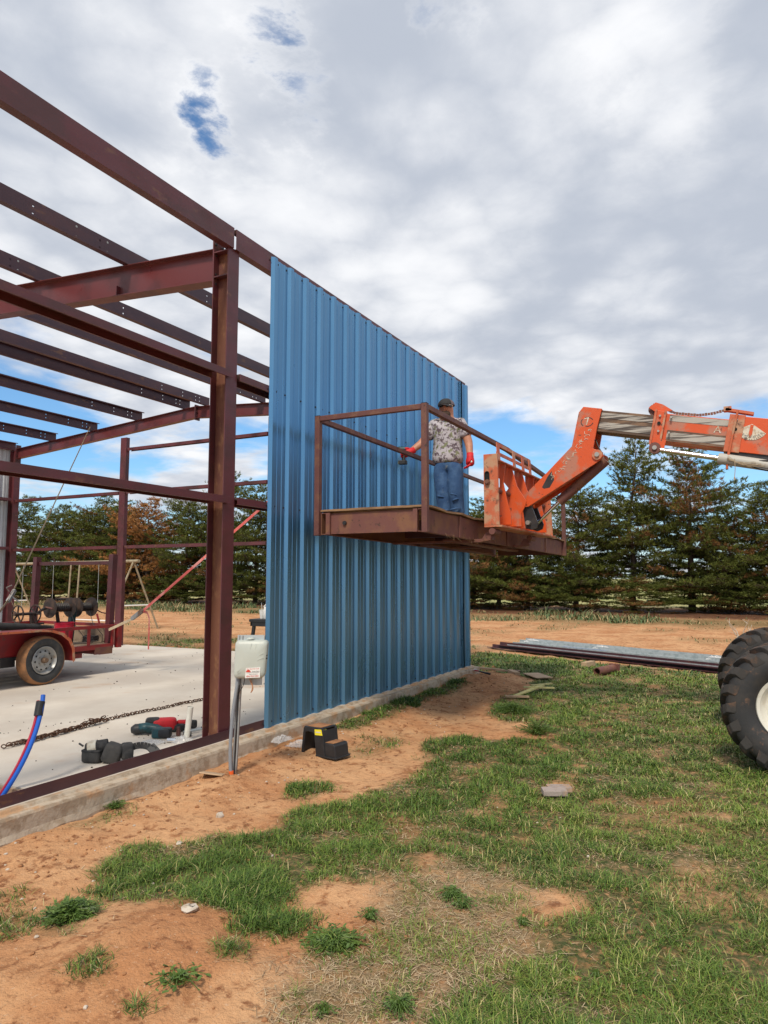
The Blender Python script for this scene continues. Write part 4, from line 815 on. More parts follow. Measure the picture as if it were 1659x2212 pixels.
# drill: an object of its own, gripped in the right hand
DR = thing('cordless_drill', tuple(PX @ GR), 'teal and black cordless drill gripped in the red glove of the man on the platform', 'drill')
DM = PX @ Matrix.Translation(GR + Vector((-.035, .02, -.015)))
def dm(mb): return mb.xf(DM)
obj('motor_housing', dm(MB().tube([(.05, 0, .075), (.035, 0, .075), (-.05, .01, .078), (-.075, .012, .078)], [.020, .034, .036, .028], 14)), mTeal, DR, smooth=40)
obj('chuck', dm(MB().tube([(-.075, .012, .078), (-.10, .014, .078), (-.112, .015, .079)], [.026, .022, .010], 12).tube([(-.112, .015, .079), (-.15, .018, .08)], .005, 6)), mBolt, DR, smooth=40)
obj('grip', dm(MB().tube([(.01, 0, .05), (.02, .0, -.01), (.015, .005, -.075)], [.021, .019, .024], 10)), mBlk, DR, smooth=40)
obj('battery', dm(MB().box((-.05, -.036, -.135), (.055, .042, -.08))), mBlk, DR, bevel=.008)
obj('battery_label', dm(MB().box((-.054, .0, -.122), (-.0505, .025, -.095))), mYel, DR)

# ---------------------------------------------------------------- trailer
TY = 4.84
TR = thing('utility_trailer', (1.2, TY, 0), 'red flatbed utility trailer with muddy tyre and rack posts, parked on the slab', 'trailer')
def tb(name, a, c, mat=mTrRed, **k): k.setdefault('bevel', .002); return obj(name, MB().box(a, c), mat, TR, **k)
for y in (TY, 6.9):
    tb('top_rail', (-2.2, y - .02, .735), (3.10, y + .03, .785)); tb('bottom_rail', (1.9, y - .01, .40), (2.97, y + .04, .475))
    for x in (2.44, 2.03): tb('upright', (x, y - .015, .476), (x + .06, y - .008, .734))
    tb('corner_post', (3.03, y - .03, .40), (3.12, y + .04, .79)); tb('corner_post', (2.93, y - .02, .45), (2.965, y + .02, .734))
tb('end_rail', (3.06, TY + .05, .735), (3.11, 6.87, .785)); tb('end_board', (3.06, TY + .2, .42), (3.09, 6.7, .72), mWoodG)
tb('rear_bumper', (2.72, TY + .02, .31), (2.98, 6.88, .40)); tb('cross_member', (2.05, TY + .04, .29), (2.40, 6.85, .365))
tb('tail_light', (2.60, TY - .012, .32), (2.95, TY + .02, .43), mRust)
for k in range(6): tb('deck_board', (-2.2, TY + .06 + k * .335, .44), (3.04, TY + .38 + k * .335, .475), mWoodG)
tb('side_plate', (-.6, TY + .02, .42), (1.95, TY + .04, .735))
prof = [(-.2, .80), (1.42, .80), (1.62, .785), (1.80, .73), (1.93, .63), (2.00, .50), (2.02, .31)]
mb = MB(); inn_ = [(x - (.012 if i > 1 else 0), z - .012) for i, (x, z) in enumerate(prof)]
mb.extr([(x, z) for x, z in prof] + inn_[::-1], (0, TY - .26, 0), (0, TY + .02, 0), X_, Z_); obj('fender', mb, mTrRed, TR, smooth=30)
mb = MB(); out_ = [(x - (.035 if i > 1 else 0), z - .03) for i, (x, z) in enumerate(prof)]
mb.extr([(x, z) for x, z in prof] + out_[::-1], (0, TY - .268, 0), (0, TY - .2605, 0), X_, Z_); obj('fender_lip', mb, mOrangeW, TR)
def twheel(cx, cy):
    rt = bpy.data.objects.new('wheel', None); COL.objects.link(rt); rt.parent = TR; rt.location = Vector((cx, cy, .352)) - ORG[TR.name]; ORG[rt.name] = Vector((cx, cy, .352))
    c = (cx, cy, .352); A_ = (0, -1, 0)
    p = [(.07, .20), (.098, .235), (.105, .27), (.10, .315), (.085, .34), (.05, .351), (0, .354), (-.05, .351), (-.085, .34), (-.10, .30), (-.07, .20)]
    mb = MB().lathe([q for q in p[3:]], c, A_, 48); ty = obj('tyre', mb, mMudTyre, rt, smooth=50)
    obj('tyre_wall', MB().lathe(p[:4], c, A_, 48), mTyre, ty, smooth=50)
    r = [(.085, .203), (.092, .196), (.085, .188), (.045, .178), (.035, .165), (.05, .14), (.058, .10), (.05, .075), (.058, .055), (.058, 0)]
    ri = obj('rim', MB().lathe(r, c, A_, 48).lathe([(.0, .2), (-.05, .2)], c, A_, 48), mSilver, rt, smooth=40)
    for k in range(10):
        t = k * math.tau / 10 + .1; q = Vector(c) + Vector((.128 * math.cos(t), -.0535, .128 * math.sin(t))); obj('vent_hole', MB().lathe([(0, 0), (0, .016), (-.01, .017)], q, A_, 12), mHole, ri)
    obj('hub', MB().lathe([(.05, .045), (.10, .04), (.125, .034), (.13, 0)], c, A_, 20), mGreaseD, rt, smooth=40)
    mb = MB()
    for k in range(5): t = k * math.tau / 5; q = Vector(c) + Vector((.072 * math.cos(t), 0, .072 * math.sin(t))); mb.cyl(q + Vector((0, -.05, 0)), q + Vector((0, -.072, 0)), .011, 6)
    obj('lug_nuts', mb, mBolt, rt, kind='stuff'); return rt
twheel(1.53, TY - .14)
for x in (1.53,): obj('axle', MB().cyl((x, TY - .05, .352), (x, 6.9, .352), .035, 12), mBlackS, TR)
tb('spring_hanger', (1.0, TY + .0, .28), (1.22, TY + .06, .42), mBlackS)
for k, (y, z0) in enumerate(((4.96, .42), (6.88, .42))):
    obj('rack_post', MB().bar((3.0 - .02, y, z0), (3.02, y, 1.94 if k == 0 else 1.92), .10, .10, up=(0, 1, 0)), mPrimer, TR, bevel=.003)
obj('rack_crossbar', MB().bar((3.03, 5.02, 1.80), (3.03, 6.82, 1.80), .05, .06), mPrimer, TR, bevel=.003)
# things on the trailer
def reel(x0, x1, y, z, rr, lab):
    T = thing('cable_reel', (x0, y, .476), lab, 'reel', 'steel wire reels on the trailer')
    for x in (x0, x1): obj('flange', MB().lathe([(-.004, 0), (-.004, rr), (.004, rr), (.004, 0)], (x, y, z), X_, 28), mReel, T, smooth=40)
    obj('spool', MB().lathe([(0, .062), (x1 - x0, .062)], (x0, y, z), X_, 20), mReel, T, smooth=40)
    mb = MB(); n = 9
    for k in range(n): xx = x0 + .03 + (x1 - x0 - .06) * k / n; mb.lathe([(-.006, .068), (0, .074), (.006, .068)], (xx, y, z), X_, 16)
    obj('wire_windings', mb, mBlackS, T, kind='stuff')
    obj('axle', MB().cyl((x0 - .08, y, z), (x1 + .05, y, z), .016, 10), mBlackS, T); return T
r1 = reel(2.15, 2.52, 5.36, 1.07, .16, 'left of the two dark wire reels mounted above the trailer, with crank handle')
obj('crank_handle', MB().tube([(2.07, 5.36, 1.07), (2.05, 5.40, 1.05), (2.00, 5.52, .96)], [.024, .022, .018], 10), mBlackS, r1, smooth=40)
obj('crank_grip', MB().tube([(2.06, 5.34, 1.085), (2.04, 5.22, 1.075), (2.03, 5.14, 1.065)], [.012, .016, .012], 8), mRust, r1, smooth=40)
obj('stand_leg', MB().bar((2.28, 5.36, 1.0), (2.42, 5.40, .48), .04, .04), mBlackS, r1)
r2 = reel(2.70, 3.00, 5.42, 1.06, .16, 'right of the two dark wire reels mounted above the trailer')
obj('stand_leg', MB().bar((2.62, 5.40, 1.06), (2.55, 5.38, .477), .085, .085, up=(0, 1, 0)), mGreenS, r2, bevel=.004); obj('crank_arm', MB().tube([(3.02, 5.35, 1.02), (3.10, 5.28, .96), (3.2, 5.2, .93)], .01, 8), mRust, r2); obj('brace', MB().bar((2.93, 5.2, .95), (2.9, 5.1, .80), .03, .012), mTrRed, r2)
gd = thing('spoked_winch', (1.75, 5.45, .476), 'small rusty hand winch with two spoked wheels on the trailer, left of the reels', 'winch')
for x in (1.66, 1.96):
    mb = MB().lathe([(-.008, .125), (-.008, .14), (.008, .14), (.008, .125)], (x, 5.45, .99), X_, 24, close=True)
    for k in range(5): t = k * math.tau / 5 + x; mb.bar((x, 5.45 + .02 * math.cos(t), .99 + .02 * math.sin(t)), (x, 5.45 + .128 * math.cos(t), .99 + .128 * math.sin(t)), .012, .022, up=(1, 0, 0))
    obj('spoked_wheel', mb, mReel, gd)
obj('axle', MB().cyl((1.60, 5.45, .99), (2.05, 5.45, .99), .024, 12), mReel, gd); obj('stand_leg', MB().bar((1.9, 5.45, .99), (1.95, 5.45, .477), .04, .05), mReel, gd); obj('frame_bar', MB().bar((1.5, 5.3, .82), (2.0, 5.3, .84), .04, .03), mReel, gd)
one('plastic_bucket', MB().lathe([(0, .12), (.34, .15), (.345, .157), (.36, .157), (.36, .148), (.02, .118), (.02, 0)], (2.38, 5.30, .476), Z_, 28), mBucket, 'bright red plastic bucket standing in the trailer behind its side rail', 'bucket', smooth=40)
mb = MB(); r = random.Random(2); pts = []
for k in range(90): t = k * .42; pts.append((2.78 + (.12 + r.uniform(0, .03)) * math.cos(t), 5.15 + .10 * math.sin(t), .50 + .0011 * k + r.uniform(0, .01)))
mb.tube(pts, .007, 6); one('cable_coil', mb, mBlackS, 'coil of black cable lying on the trailer deck near its tail', 'cable', smooth=True)
for i, (a, c) in enumerate((((2.50, 5.30, 1.0), (2.72, 5.02, .50)), ((2.86, 5.3, 1.0), (2.98, 5.0, .52)))):
    one('loose_wire', MB().tube([a, (a[0] - .02, a[1] - .12, .8), (a[0] + .02, c[1] - .02, .60), (c[0] - .1, c[1], .49), c], .006, 6), mBlackS, ('black wire drooping from the left reel behind the trailer rail', 'black wire drooping from the right reel to the trailer deck')[i], 'wire', smooth=True)
one('pipe_roll', MB().tube([(-.6, 5.3, .84), (.9, 5.3, .86), (1.75, 5.25, .80), (2.1, 5.2, .77)], [.07, .07, .05, .02], 12), mGreyFab, 'long dark rolled pipe lying along the trailer rail at the left edge', 'pipe', smooth=True)

# ---------------------------------------------------------------- straps
def ribbon(pts, w, side, t=.003):
    mb = MB()
    for a, c in zip(pts[:-1], pts[1:]): mb.bar(a, c, w, t, up=side)
    return mb
STP = thing('ratchet_strap', (2.1, 4.86, .8), 'tan ratchet strap running from the trailer rail up to a roof purlin', 'strap')
a_, c_2 = Vector((1.45, 5.6, .86)), Vector((6.30, 9.58, 5.20)); k1 = a_.lerp(c_2, .085)
obj('webbing', ribbon([k1, c_2], .05, (1, -1, 0)), mStrapT, STP); obj('webbing_tail', ribbon([a_ - Vector((.25, .05, .12)), k1], .05, (1, -1, 0)), mStrapT, STP)
obj('webbing_end', ribbon([k1, k1 + Vector((.06, -.08, -.22)), k1 + Vector((.05, -.08, -.42))], .045, (1, -1, 0)), mStrapT, STP)
obj('ratchet', MB().bar(k1 - Vector((.05, .02, .06)), k1 + Vector((.10, .04, .12)), .05, .05).tube([k1 + Vector((-.02, 0, .10)), k1 + Vector((-.06, .02, .16)), k1 + Vector((.02, 0, .20))], .01, 6).bar(k1 + Vector((.03, 0, .02)), k1 + Vector((.14, -.04, -.07)), .035, .02), mGalvR, STP, kind='stuff')
ST2 = thing('ratchet_strap', (3.1, 4.86, .8), 'faded red ratchet strap pulled tight from the trailer tail up past the column', 'strap')
a_ = Vector((2.85, TY - .02, .70)); e_ = Vector((3.35, .22, 3.92)); k0 = a_ + Vector((.22, -.28, .17)); k1 = k0 + Vector((.04, -.19, .13))
obj('webbing', ribbon([k1, e_], .048, (1, -.3, 0)), mStrapR, ST2); obj('webbing_tail', ribbon([a_, k0], .05, (1, -.3, 0)), mStrapT, ST2)
obj('webbing_end', ribbon([k1, k1 + Vector((.05, -.06, -.02)), k1 + Vector((.07, -.09, -.12)), k1 + Vector((.07, -.09, -.35)), k1 + Vector((.07, -.09, -.62))], .042, (1, -.3, 0)), mStrapR, ST2)
obj('ratchet', MB().bar(k0, k1, .055, .05).bar(k0 + Vector((0, 0, .02)), k1 + Vector((0, 0, .03)), .03, .04).tube([k1, k1 + Vector((0, 0, .03))], .03, 8), mGalvR, ST2, kind='stuff')

# ---------------------------------------------------------------- things on the slab
def links(path, L_, w, r, mb, jit=0., seed=0):
    rr = random.Random(seed); path = [Vector(p) for p in path]; i = 0; seg = 0; pos = 0.; d_ = 0
    tot = sum((b_ - a).length for a, b_ in zip(path[:-1], path[1:])); n = int(tot / (L_ * .72))
    for k in range(n):
        s = k * L_ * .72; q = 0
        for a, b_ in zip(path[:-1], path[1:]):
            l = (b_ - a).length
            if s <= q + l: break
            q += l
        t = (b_ - a).normalized(); c = a + t * (s - q) + Vector([rr.uniform(-jit, jit) for _ in range(2)] + [abs(rr.uniform(0, jit))]); side = t.cross(Z_).normalized()
        ang = (rad(45) if k % 2 else rad(-45)) + rr.uniform(-.3, .3); sd = side * math.cos(ang) + Z_ * math.sin(ang); t = (t + side * rr.uniform(-.35, .35)).normalized(); pts = []
        for j in range(11):
            p = j * math.tau / 10; pts.append(c + t * math.cos(p) * L_ / 2 + sd * math.sin(p) * w / 2)
        mb.tube(pts, r, 5, cap=False)
mb = MB(); z_ = .016
links([(-1.22, 1.50, z_), (-.8, 1.56, z_), (-.35, 1.60, z_), (.0, 1.68, z_ + .01), (.12, 1.70, z_)], .052, .034, .0055, mb, .012, 1)
links([(-1.15, 1.55, z_), (-.7, 1.52, z_ + .012), (-.3, 1.64, z_ + .01), (.0, 1.64, z_ + .03), (.06, 1.72, z_ + .02)], .052, .034, .0055, mb, .02, 2)
links([(-1.0, 1.50, z_), (-.5, 1.59, z_), (-.1, 1.62, z_ + .02), (-.12, 1.70, z_ + .03), (.04, 1.60, z_)], .052, .034, .0055, mb, .02, 3)
links([(.10, 1.70, z_), (.55, 1.72, z_), (.9, 1.68, z_), (1.25, 1.70, z_), (1.6, 1.66, z_), (2.1, 1.7, z_)], .052, .034, .0055, mb, .005, 4)
one('rusty_chain', mb, mChain, 'rusty steel chain stretched across the slab, bunched up at its left end', 'chain', smooth=True)
def bez(p, n=16):
    p = [Vector(q) for q in p]; out = []
    for i in range(n + 1):
        t = i / n; q = list(p)
        while len(q) > 1: q = [a.lerp(b_, t) for a, b_ in zip(q[:-1], q[1:])]
        out.append(q[0])
    return out
bl = [(-2.10, .42, -.19), (-2.02, .30, .02), (-1.93, .20, .22), (-1.85, .20, .48), (-1.80, .26, .655)]
one('blue_pex_pipe', MB().tube(bez(bl), .0165, 12), mBluePex, 'bright blue plastic water pipe curving up out of the slab opening', 'pipe', smooth=40)
off = Vector((-.012, .030, 0)); rl = [Vector(p) + off * .9 for p in bl]; rl[-1] = Vector(bl[-1]) + off + Vector((-.012, -.008, -.04))
one('red_pex_pipe', MB().tube(bez(rl), .0108, 12), mRedPex, 'thinner red plastic water pipe taped beside the blue one', 'pipe', smooth=40)
q1, q2 = bez(bl)[13], bez(bl)[15]
tp = MB().tube([q1 + off * .45, q1.lerp(q2, .5) + off * .45, q2 + off * .45], .032, 14); one('black_tape', tp, mBlk, 'black tape wrapped round the blue and red pipes near their top', 'tape', smooth=40)
one('pvc_pipe', MB().lathe([(0, .028), (.315, .028), (.316, .024), (.0, .024)], (-.19, .30, .0), (.03, -.11, 1), 22), mPVC, 'short white pvc pipe leaning upright beside the front steel column', 'pipe', smooth=40)
# tool pouch
T = thing('tool_pouch', (-1.12, .36, 0), 'black and grey tool pouch with belt lying on the slab against the sill', 'tool pouch')
def at(m, x, y, z=0, rz=0.): return m.xf(Matrix.Translation((x, y, z)) @ Matrix.Rotation(rz, 4, 'Z'))
def pillow(sx, sy, sz, n=8):
    mb = MB().ball((0, 0, 0), 1, 16, 10); mb.v = [tuple((abs(c) ** .38 * (1 if c > 0 else -1)) * s / 2 for c, s in zip(v, (sx, sy, sz))) for v in mb.v]; return mb
obj('main_pocket', at(pillow(.13, .17, .11), -1.17, .42, .055, .3), mGreyFab, T, smooth=True)
obj('pocket_trim', at(pillow(.135, .175, .022), -1.17, .42, .10, .3), mBlkFab, T, smooth=True)
obj('side_pocket', at(pillow(.15, .15, .16).xf(Matrix.Rotation(.35, 4, 'X')), -1.10, .27, .075, .6), mGreyFab, T, smooth=True)
obj('pocket_flap', at(pillow(.13, .10, .13), -1.02, .19, .085, .9), mBlkFab, T, smooth=True)
mb = MB().tube([(-1.20, .47, .11), (-1.16, .40, .125), (-1.10, .33, .14)], [.045, .052, .048], 16); obj('tape_measure', mb, mBlkFab, T, smooth=40)
mb = MB().tube([(-1.192, .452, .118), (-1.175, .425, .124), (-1.155, .392, .13)], [.0535, .0545, .0545], 18); obj('clear_lens', mb, mCream, T, smooth=40)
obj('hook', MB().tube([(-1.21, .50, .13), (-1.22, .54, .15)], .008, 6), mBlk, T)
belt = [(-1.03, .17, .10), (-.98, .13, .14), (-.93, .10, .135), (-.90, .07, .11), (-.885, .03, .10), (-.875, -.01, .06)]
obj('belt', ribbon([Vector(p) for p in bez(belt, 9)], .055, (.4, .9, 0), .010), mBlkFab, T, smooth=30)
obj('buckle', MB().bar((-.895, .055, .113), (-.872, -.02, .045), .075, .016, up=(.4, .9, 0)), mBlk, T, bevel=.004)
# cordless tool, holster, sockets, bags
T = thing('cordless_nutrunner', (-.24, .75, 0), 'teal and black cordless tool lying on the slab with its battery towards the camera', 'power tool')
obj('motor_housing', MB().tube([(-.28, .93, .05), (-.26, .90, .055), (-.20, .84, .06), (-.14, .78, .055)], [.030, .052, .050, .032], 16), mBlk, T, smooth=True)
obj('teal_shell', MB().tube([(-.235, .875, .060), (-.19, .82, .064), (-.12, .75, .055), (-.14, .66, .05), (-.18, .60, .05)], [.050, .053, .040, .030, .034], 14), mTeal, T, smooth=True)
obj('battery', at(pillow(.11, .13, .095), -.215, .555, .05, .5), mBlk, T, smooth=True); obj('battery_shell', at(pillow(.05, .135, .10), -.262, .585, .052, .5), mTeal, T, smooth=True)
T = thing('knee_pad', (-.02, .80, 0), 'red and black padded tool holster lying behind the teal tool on the slab', 'holster')
obj('padded_cap', at(pillow(.13, .14, .12), -.09, .84, .085, .7), mBlkFab, T, smooth=True)
obj('red_panel', at(pillow(.16, .24, .12), -.01, .76, .075, .75), mRed, T, smooth=True); obj('lower_flap', at(pillow(.08, .20, .07), .04, .66, .04, .8), mBlkFab, T, smooth=True)
obj('red_tail', at(pillow(.09, .15, .07), .16, .66, .06, .6), mRed, T, smooth=True); obj('torn_end', at(pillow(.06, .09, .08), .22, .60, .05, .4), mBlkFab, T, smooth=True)
for d_ in ((-.125, .865), (-.105, .80)): obj('rivet', MB().lathe([(0, .014), (.004, .012), (.005, 0)], (*d_, .115), (-.5, -.3, 1), 12), mYel, T)
one('impact_socket', at(MB().lathe([(0, .022), (.05, .022), (.05, .016), (.085, .016), (.085, 0)], (0, 0, 0), Z_, 16), -.085, .50), mRust, 'brown impact socket standing upright on the slab behind the plastic bag', 'socket', smooth=40)
one('impact_socket', MB().lathe([(0, .0), (0, .024), (.075, .024), (.075, 0)], (-.09, .43, .024), (.55, -.8, 0), 16), mBlackS, 'black socket lying on its side by the foot of the pvc pipe', 'socket', smooth=40)
one('chrome_socket', MB().lathe([(0, 0), (0, .021), (.075, .021), (.075, 0)], (-.36, .38, .022), (.6, -.75, 0), 16), mChrome, 'shiny chrome socket lying on the slab in front of the teal battery', 'socket', smooth=40)
one('ratchet_wrench', MB().tube([(-.02, .50, .02), (.14, .42, .03), (.30, .33, .02)], [.014, .012, .018], 10), mGalv, 'long silver wrench lying behind the white pvc pipe', 'wrench', smooth=40)
def crumple(name, cx, cy, z0, sx, sy, h, seed, lab, mat=mPolyB):
    r = random.Random(seed); n = 12; mb = MB()
    for i in range(n + 1):
        for j in range(n + 1):
            x, y = i / n - .5, j / n - .5; e = max(abs(x), abs(y)) * 2; mb.v.append((cx + sx * x * (1 + r.uniform(-.14, .14)), cy + sy * y * (1 + r.uniform(-.14, .14)), z0 + (1 - e) ** .6 * h * r.uniform(.45, 1) + .003 if e < 1 else z0 + .003 + r.uniform(0, .004)))
    mb.f = [(i * (n + 1) + j, (i + 1) * (n + 1) + j, (i + 1) * (n + 1) + j + 1, i * (n + 1) + j + 1) for i in range(n) for j in range(n)]
    return one(name, mb, mat, lab, 'bag')
crumple('plastic_bag', -.27, .29, .0, .17, .20, .07, 1, 'crumpled clear plastic bag on the slab in front of the sockets')
crumple('plastic_bag', -.42, .50, .0, .15, .22, .03, 2, 'flattened clear plastic bag on the slab, left of the chrome socket')
crumple('plastic_bag', .60, -.24, gh(.6, -.35) + .03, .26, .12, .07, 3, 'crumpled clear plastic bag on the dirt against the slab edge')
crumple('plastic_bag', .66, -.42, gh(.66, -.45) + .0, .24, .16, .06, 4, 'clear plastic bag on the dirt, the one nearer the step stool')
# specks on the slab
r = np.random.default_rng(3); mb = MB()
for k in range(430):
    u = r.uniform(0, 1)
    if k < 150: x, y = r.uniform(-.5, 5.5), abs(r.normal(0, 1.3)) + .1
    elif k < 200: x, y = -1.9 + (k - 150) * .06 + r.normal(0, .03), 2.35 - (k - 150) * .012 + r.normal(0, .02)
    else: x, y = r.uniform(-2.5, 6), r.uniform(.1, 9)
    if x < -1.9 and y < .65: continue
    s = r.uniform(.004, .010) * (1.3 if x > 2 else 1); mb.ball((x, y, s * .5), (s, s * r.uniform(.5, 1), s * .6), 5, 3)
one('slab_debris', mb, mSpeck, 'dark crumbs of dirt and filings scattered over the slab', 'debris', kind='stuff')
# ---------------------------------------------------------------- meter box on its post
gm_ = gh(-.51, -.52)
T = thing('power_disconnect_box', (-.51, -.52, gm_), 'grey electrical box with service sticker on a leaning steel strut post outside the slab', 'electrical box')
cr, cu_ = RT, Z_; cn = -FW                                        # right, up, towards the camera
def CB(x, z, d=0.): p = Vector((-.505, -.535, 0)) + cr * x + cn * d; return Vector((p.x, p.y, z))
obj('strut_post', MB().extr([(-.02, -.02), (.02, -.02), (.02, .02), (.008, .02), (.008, .016), (.016, .016), (.016, -.016), (-.016, -.016), (-.016, .016), (-.008, .016), (-.008, .02), (-.02, .02)], CB(-.002, gm_ - .1, -.02), CB(.045, 1.04, -.02), cr, cn), mGalvR, T)
obj('back_plate', MB().extr([(-.0, -.003), (.235, -.003), (.235, .0), (0, 0)], CB(-.005, .615, .0), CB(.012, 1.045, .0), cr, cn), mGalv, T)
n = 9; out = []
def rrect(x0, x1, z0, z1, rs):
    pts = []
    for (cx, cz, a0, rr) in ((x1 - rs[0], z0 + rs[0], -90, rs[0]), (x1 - rs[1], z1 - rs[1], 0, rs[1]), (x0 + rs[2], z1 - rs[2], 90, rs[2]), (x0 + rs[3], z0 + rs[3], 180, rs[3])):
        pts += [(cx + rr * math.cos(rad(a0 + k * 15)), cz + rr * math.sin(rad(a0 + k * 15))) for k in range(7)]
    return pts
rr = rrect(.0, .270, .678, 1.0, (.05, .03, .03, .04))
rr = [(x + (z - .84) * .035 + (.012 if x > .2 and z > .75 else 0), z + (.010 * math.sin(math.pi * min(max(x / .27, 0), 1)) if z > .9 else 0)) for x, z in rr]
k = len(rr); mb = MB(); cx, cz = .14, .84
for (s, d) in ((1., .0), (1., .055), (.985, .068), (.95, .078), (.80, .088), (.4, .096)): mb.v += [tuple(CB(cx + (x - cx) * s, cz + (z - cz) * s, d)) for x, z in rr]
mb.f = [(i * k + j, i * k + (j + 1) % k, (i + 1) * k + (j + 1) % k, (i + 1) * k + j) for i in range(5) for j in range(k)] + [tuple(range(k)), tuple(range(5 * k, 6 * k))]
cv = obj('cover', mb, mBoxP, T, smooth=40)
def arc(a, c, d, w=.0022, mat=mBoxP):
    pts = [Vector(CB(*p)) for p in bez2(a, c, d)]; return MB().tube(pts, w, 5)
def bez2(a, c, d): return [((1 - t) ** 2 * a[0] + 2 * t * (1 - t) * c[0] + t * t * d[0], (1 - t) ** 2 * a[1] + 2 * t * (1 - t) * c[1] + t * t * d[1], .0905 + .004 * math.sin(math.pi * t)) for t in [i / 12 for i in range(13)]]
mb = MB()
for a in (((.15, .98), (.13, .82), (.03, .735)), ((.19, .975), (.18, .81), (.035, .72)), ((.255, .895), (.17, .86), (.12, .76)), ((.255, .855), (.19, .845), (.135, .755))): mb.merge(arc(*a))
obj('moulded_ridge', mb, mBoxP, cv, smooth=True, kind='stuff')
mb = MB().tube([CB(.13, 1.012, .03), CB(.13, 1.022, .03), CB(.13, 1.028, .03)], [.035, .03, .018], 14); obj('latch_boss', mb, mBoxP, cv, smooth=40)
for z in (.875, .85): obj('latch_slot', MB().bar(CB(.272, z, .066), CB(.284, z, .066), .012, .006, up=cn), mHole, cv)
def SB(x, z, d=.0915): return CB(.162 + x, .700 + z, d)
obj('sticker', MB().poly([SB(-.062, -.014, .089), SB(.066, -.008, .089), SB(.070, .078, .091), SB(-.055, .072, .091)], cn, .006), mWhiteP, cv)
stk = cv; R_ = (cr + Z_ * .05).normalized(); U_ = (Z_ - cr * .05).normalized()
for body_, sz, x, z, mt in (('For Service Call', .0165, .004, .065, mInkR), ('South Plains', .0135, .030, .044, mInk), ('Plains to the moon', .0095, .010, .020, mInk), ('806-763-2301', .0190, .004, .003, mInkR)):
    text('sticker_text', body_, sz, mt, SB(x, z - .0, .0975), R_, U_, stk, ext=.0002)
mb = MB().poly([SB(-.034 + .021 * math.cos(t), .037 + .020 * math.sin(t), .097) for t in [rad(a) for a in range(0, 181, 15)]], cn, .0008); obj('sticker_sun', mb, mInkR, cv)
mb = MB().bar(SB(-.05, .031, .098), SB(.06, .036, .098), .0012, .0010, up=cn); obj('sticker_line', mb, mInk, cv)
obj('conduit', MB().tube(bez([CB(.03, .69, .02), CB(.015, .55, .03), CB(-.03, .38, .02), CB(-.035, .1, .02), CB(-.035, -.05, .02), CB(-.015, gm_ - .05, .01)]), .0155, 12), mPvcG, T, smooth=40)
obj('orange_collar', MB().tube([CB(-.018, gm_ - .02, .015), CB(-.02, gm_ + .035, .015)], .021, 12), mOrangeP, T)
obj('black_wire', MB().tube(bez([CB(.085, .68, .04), CB(.09, .60, .05), CB(.04, .565, .05), CB(.03, .55, .04)]), .0035, 6), mBlk, T, smooth=True)
obj('copper_wire', MB().tube(bez([CB(.13, .68, .03), CB(.13, .65, .06), CB(.19, .60, .06), CB(.145, .56, .05)]), .005, 6).tube(bez([CB(.14, .68, .03), CB(.15, .64, .05), CB(.17, .62, .05), CB(.142, .555, .04)]), .003, 5), mCopper, T, smooth=True, kind='stuff')
# ---------------------------------------------------------------- step stool
gs = gh(.55, -.72); T = thing('step_stool', (.58, -.72, gs), 'small black two-step plastic stool with yellow label and dusty top', 'step stool')
a1 = Vector((.50, -.55, gs)); a2 = Vector((.455, -.865, gs)); ex = (a2 - a1).normalized(); ey = Vector((-ex.y, ex.x, 0))
if ey.x < 0: ey = -ey
def SP(x, y, z): return a1 + ex * x + ey * y + Z_ * z                # x across the front, y away
wS = (a2 - a1).length; H1, H2 = .265, .135
# open side faces the camera; each end is a tapered leg panel
for (x0, x1, nm) in ((0., .035, 'leg_panel'), (wS - .14, wS, 'leg_panel')): pass
prof = [(0, 0), (.025, 0), (.055, H1 - .055), (.075, H1 - .042), (wS - .17, H1 - .045), (wS - .15, H1 - .06), (wS - .125, 0), (wS - .01, 0), (wS - .045, H1 - .02), (wS - .06, H1), (.045, H1), (.03, H1 - .015)]
obj('front_frame', MB().extr([(x, z) for x, z in prof], SP(0, 0, 0), SP(0, .03, 0), ex, Z_), mBlk, T, bevel=.004)
obj('back_frame', MB().extr([(x, z) for x, z in prof], SP(0, .20, 0), SP(0, .225, 0), ex, Z_), mBlk, T, bevel=.004)
obj('side_wall', MB().poly([SP(.0, .031, 0), SP(.0, .199, 0), SP(.032, .199, H1 - .02), SP(.032, .031, H1 - .02)], ex, .012), mBlk, T)
obj('side_wall', MB().poly([SP(wS - .006, .031, 0), SP(wS - .006, .199, 0), SP(wS - .046, .199, H1 - .02), SP(wS - .046, .031, H1 - .02)], -ex, .012), mBlk, T)
obj('top_step', MB().poly([SP(.04, .0, H1 - .008), SP(wS - .055, .0, H1 - .008), SP(wS - .055, .225, H1 - .008), SP(.04, .225, H1 - .008)], Z_, .012), mBlk, T, bevel=.004)
obj('dusty_mat', MB().poly([SP(.06, .02, H1 + .005), SP(wS - .085, .02, H1 + .005), SP(wS - .085, .205, H1 + .005), SP(.06, .205, H1 + .005)], Z_, .002), mSoil, T)
low = [(wS - .03, 0), (wS + .115, 0), (wS + .10, H2 - .02), (wS + .085, H2), (wS - .045, H2)]
obj('lower_step', MB().extr(low, SP(0, .01, 0), SP(0, .215, 0), ex, Z_), mBlk, T, bevel=.008)
obj('lower_mat', MB().poly([SP(wS - .035, .03, H2 + .001), SP(wS + .07, .03, H2 + .001), SP(wS + .07, .19, H2 + .001), SP(wS - .035, .19, H2 + .001)], Z_, .003), mSoil, T)
obj('base_rim', MB().extr([(wS - .125, 0), (wS + .125, 0), (wS + .122, .014), (wS - .125, .014)], SP(0, -.006, 0), SP(0, .225, 0), ex, Z_), mBlk, T, bevel=.003)
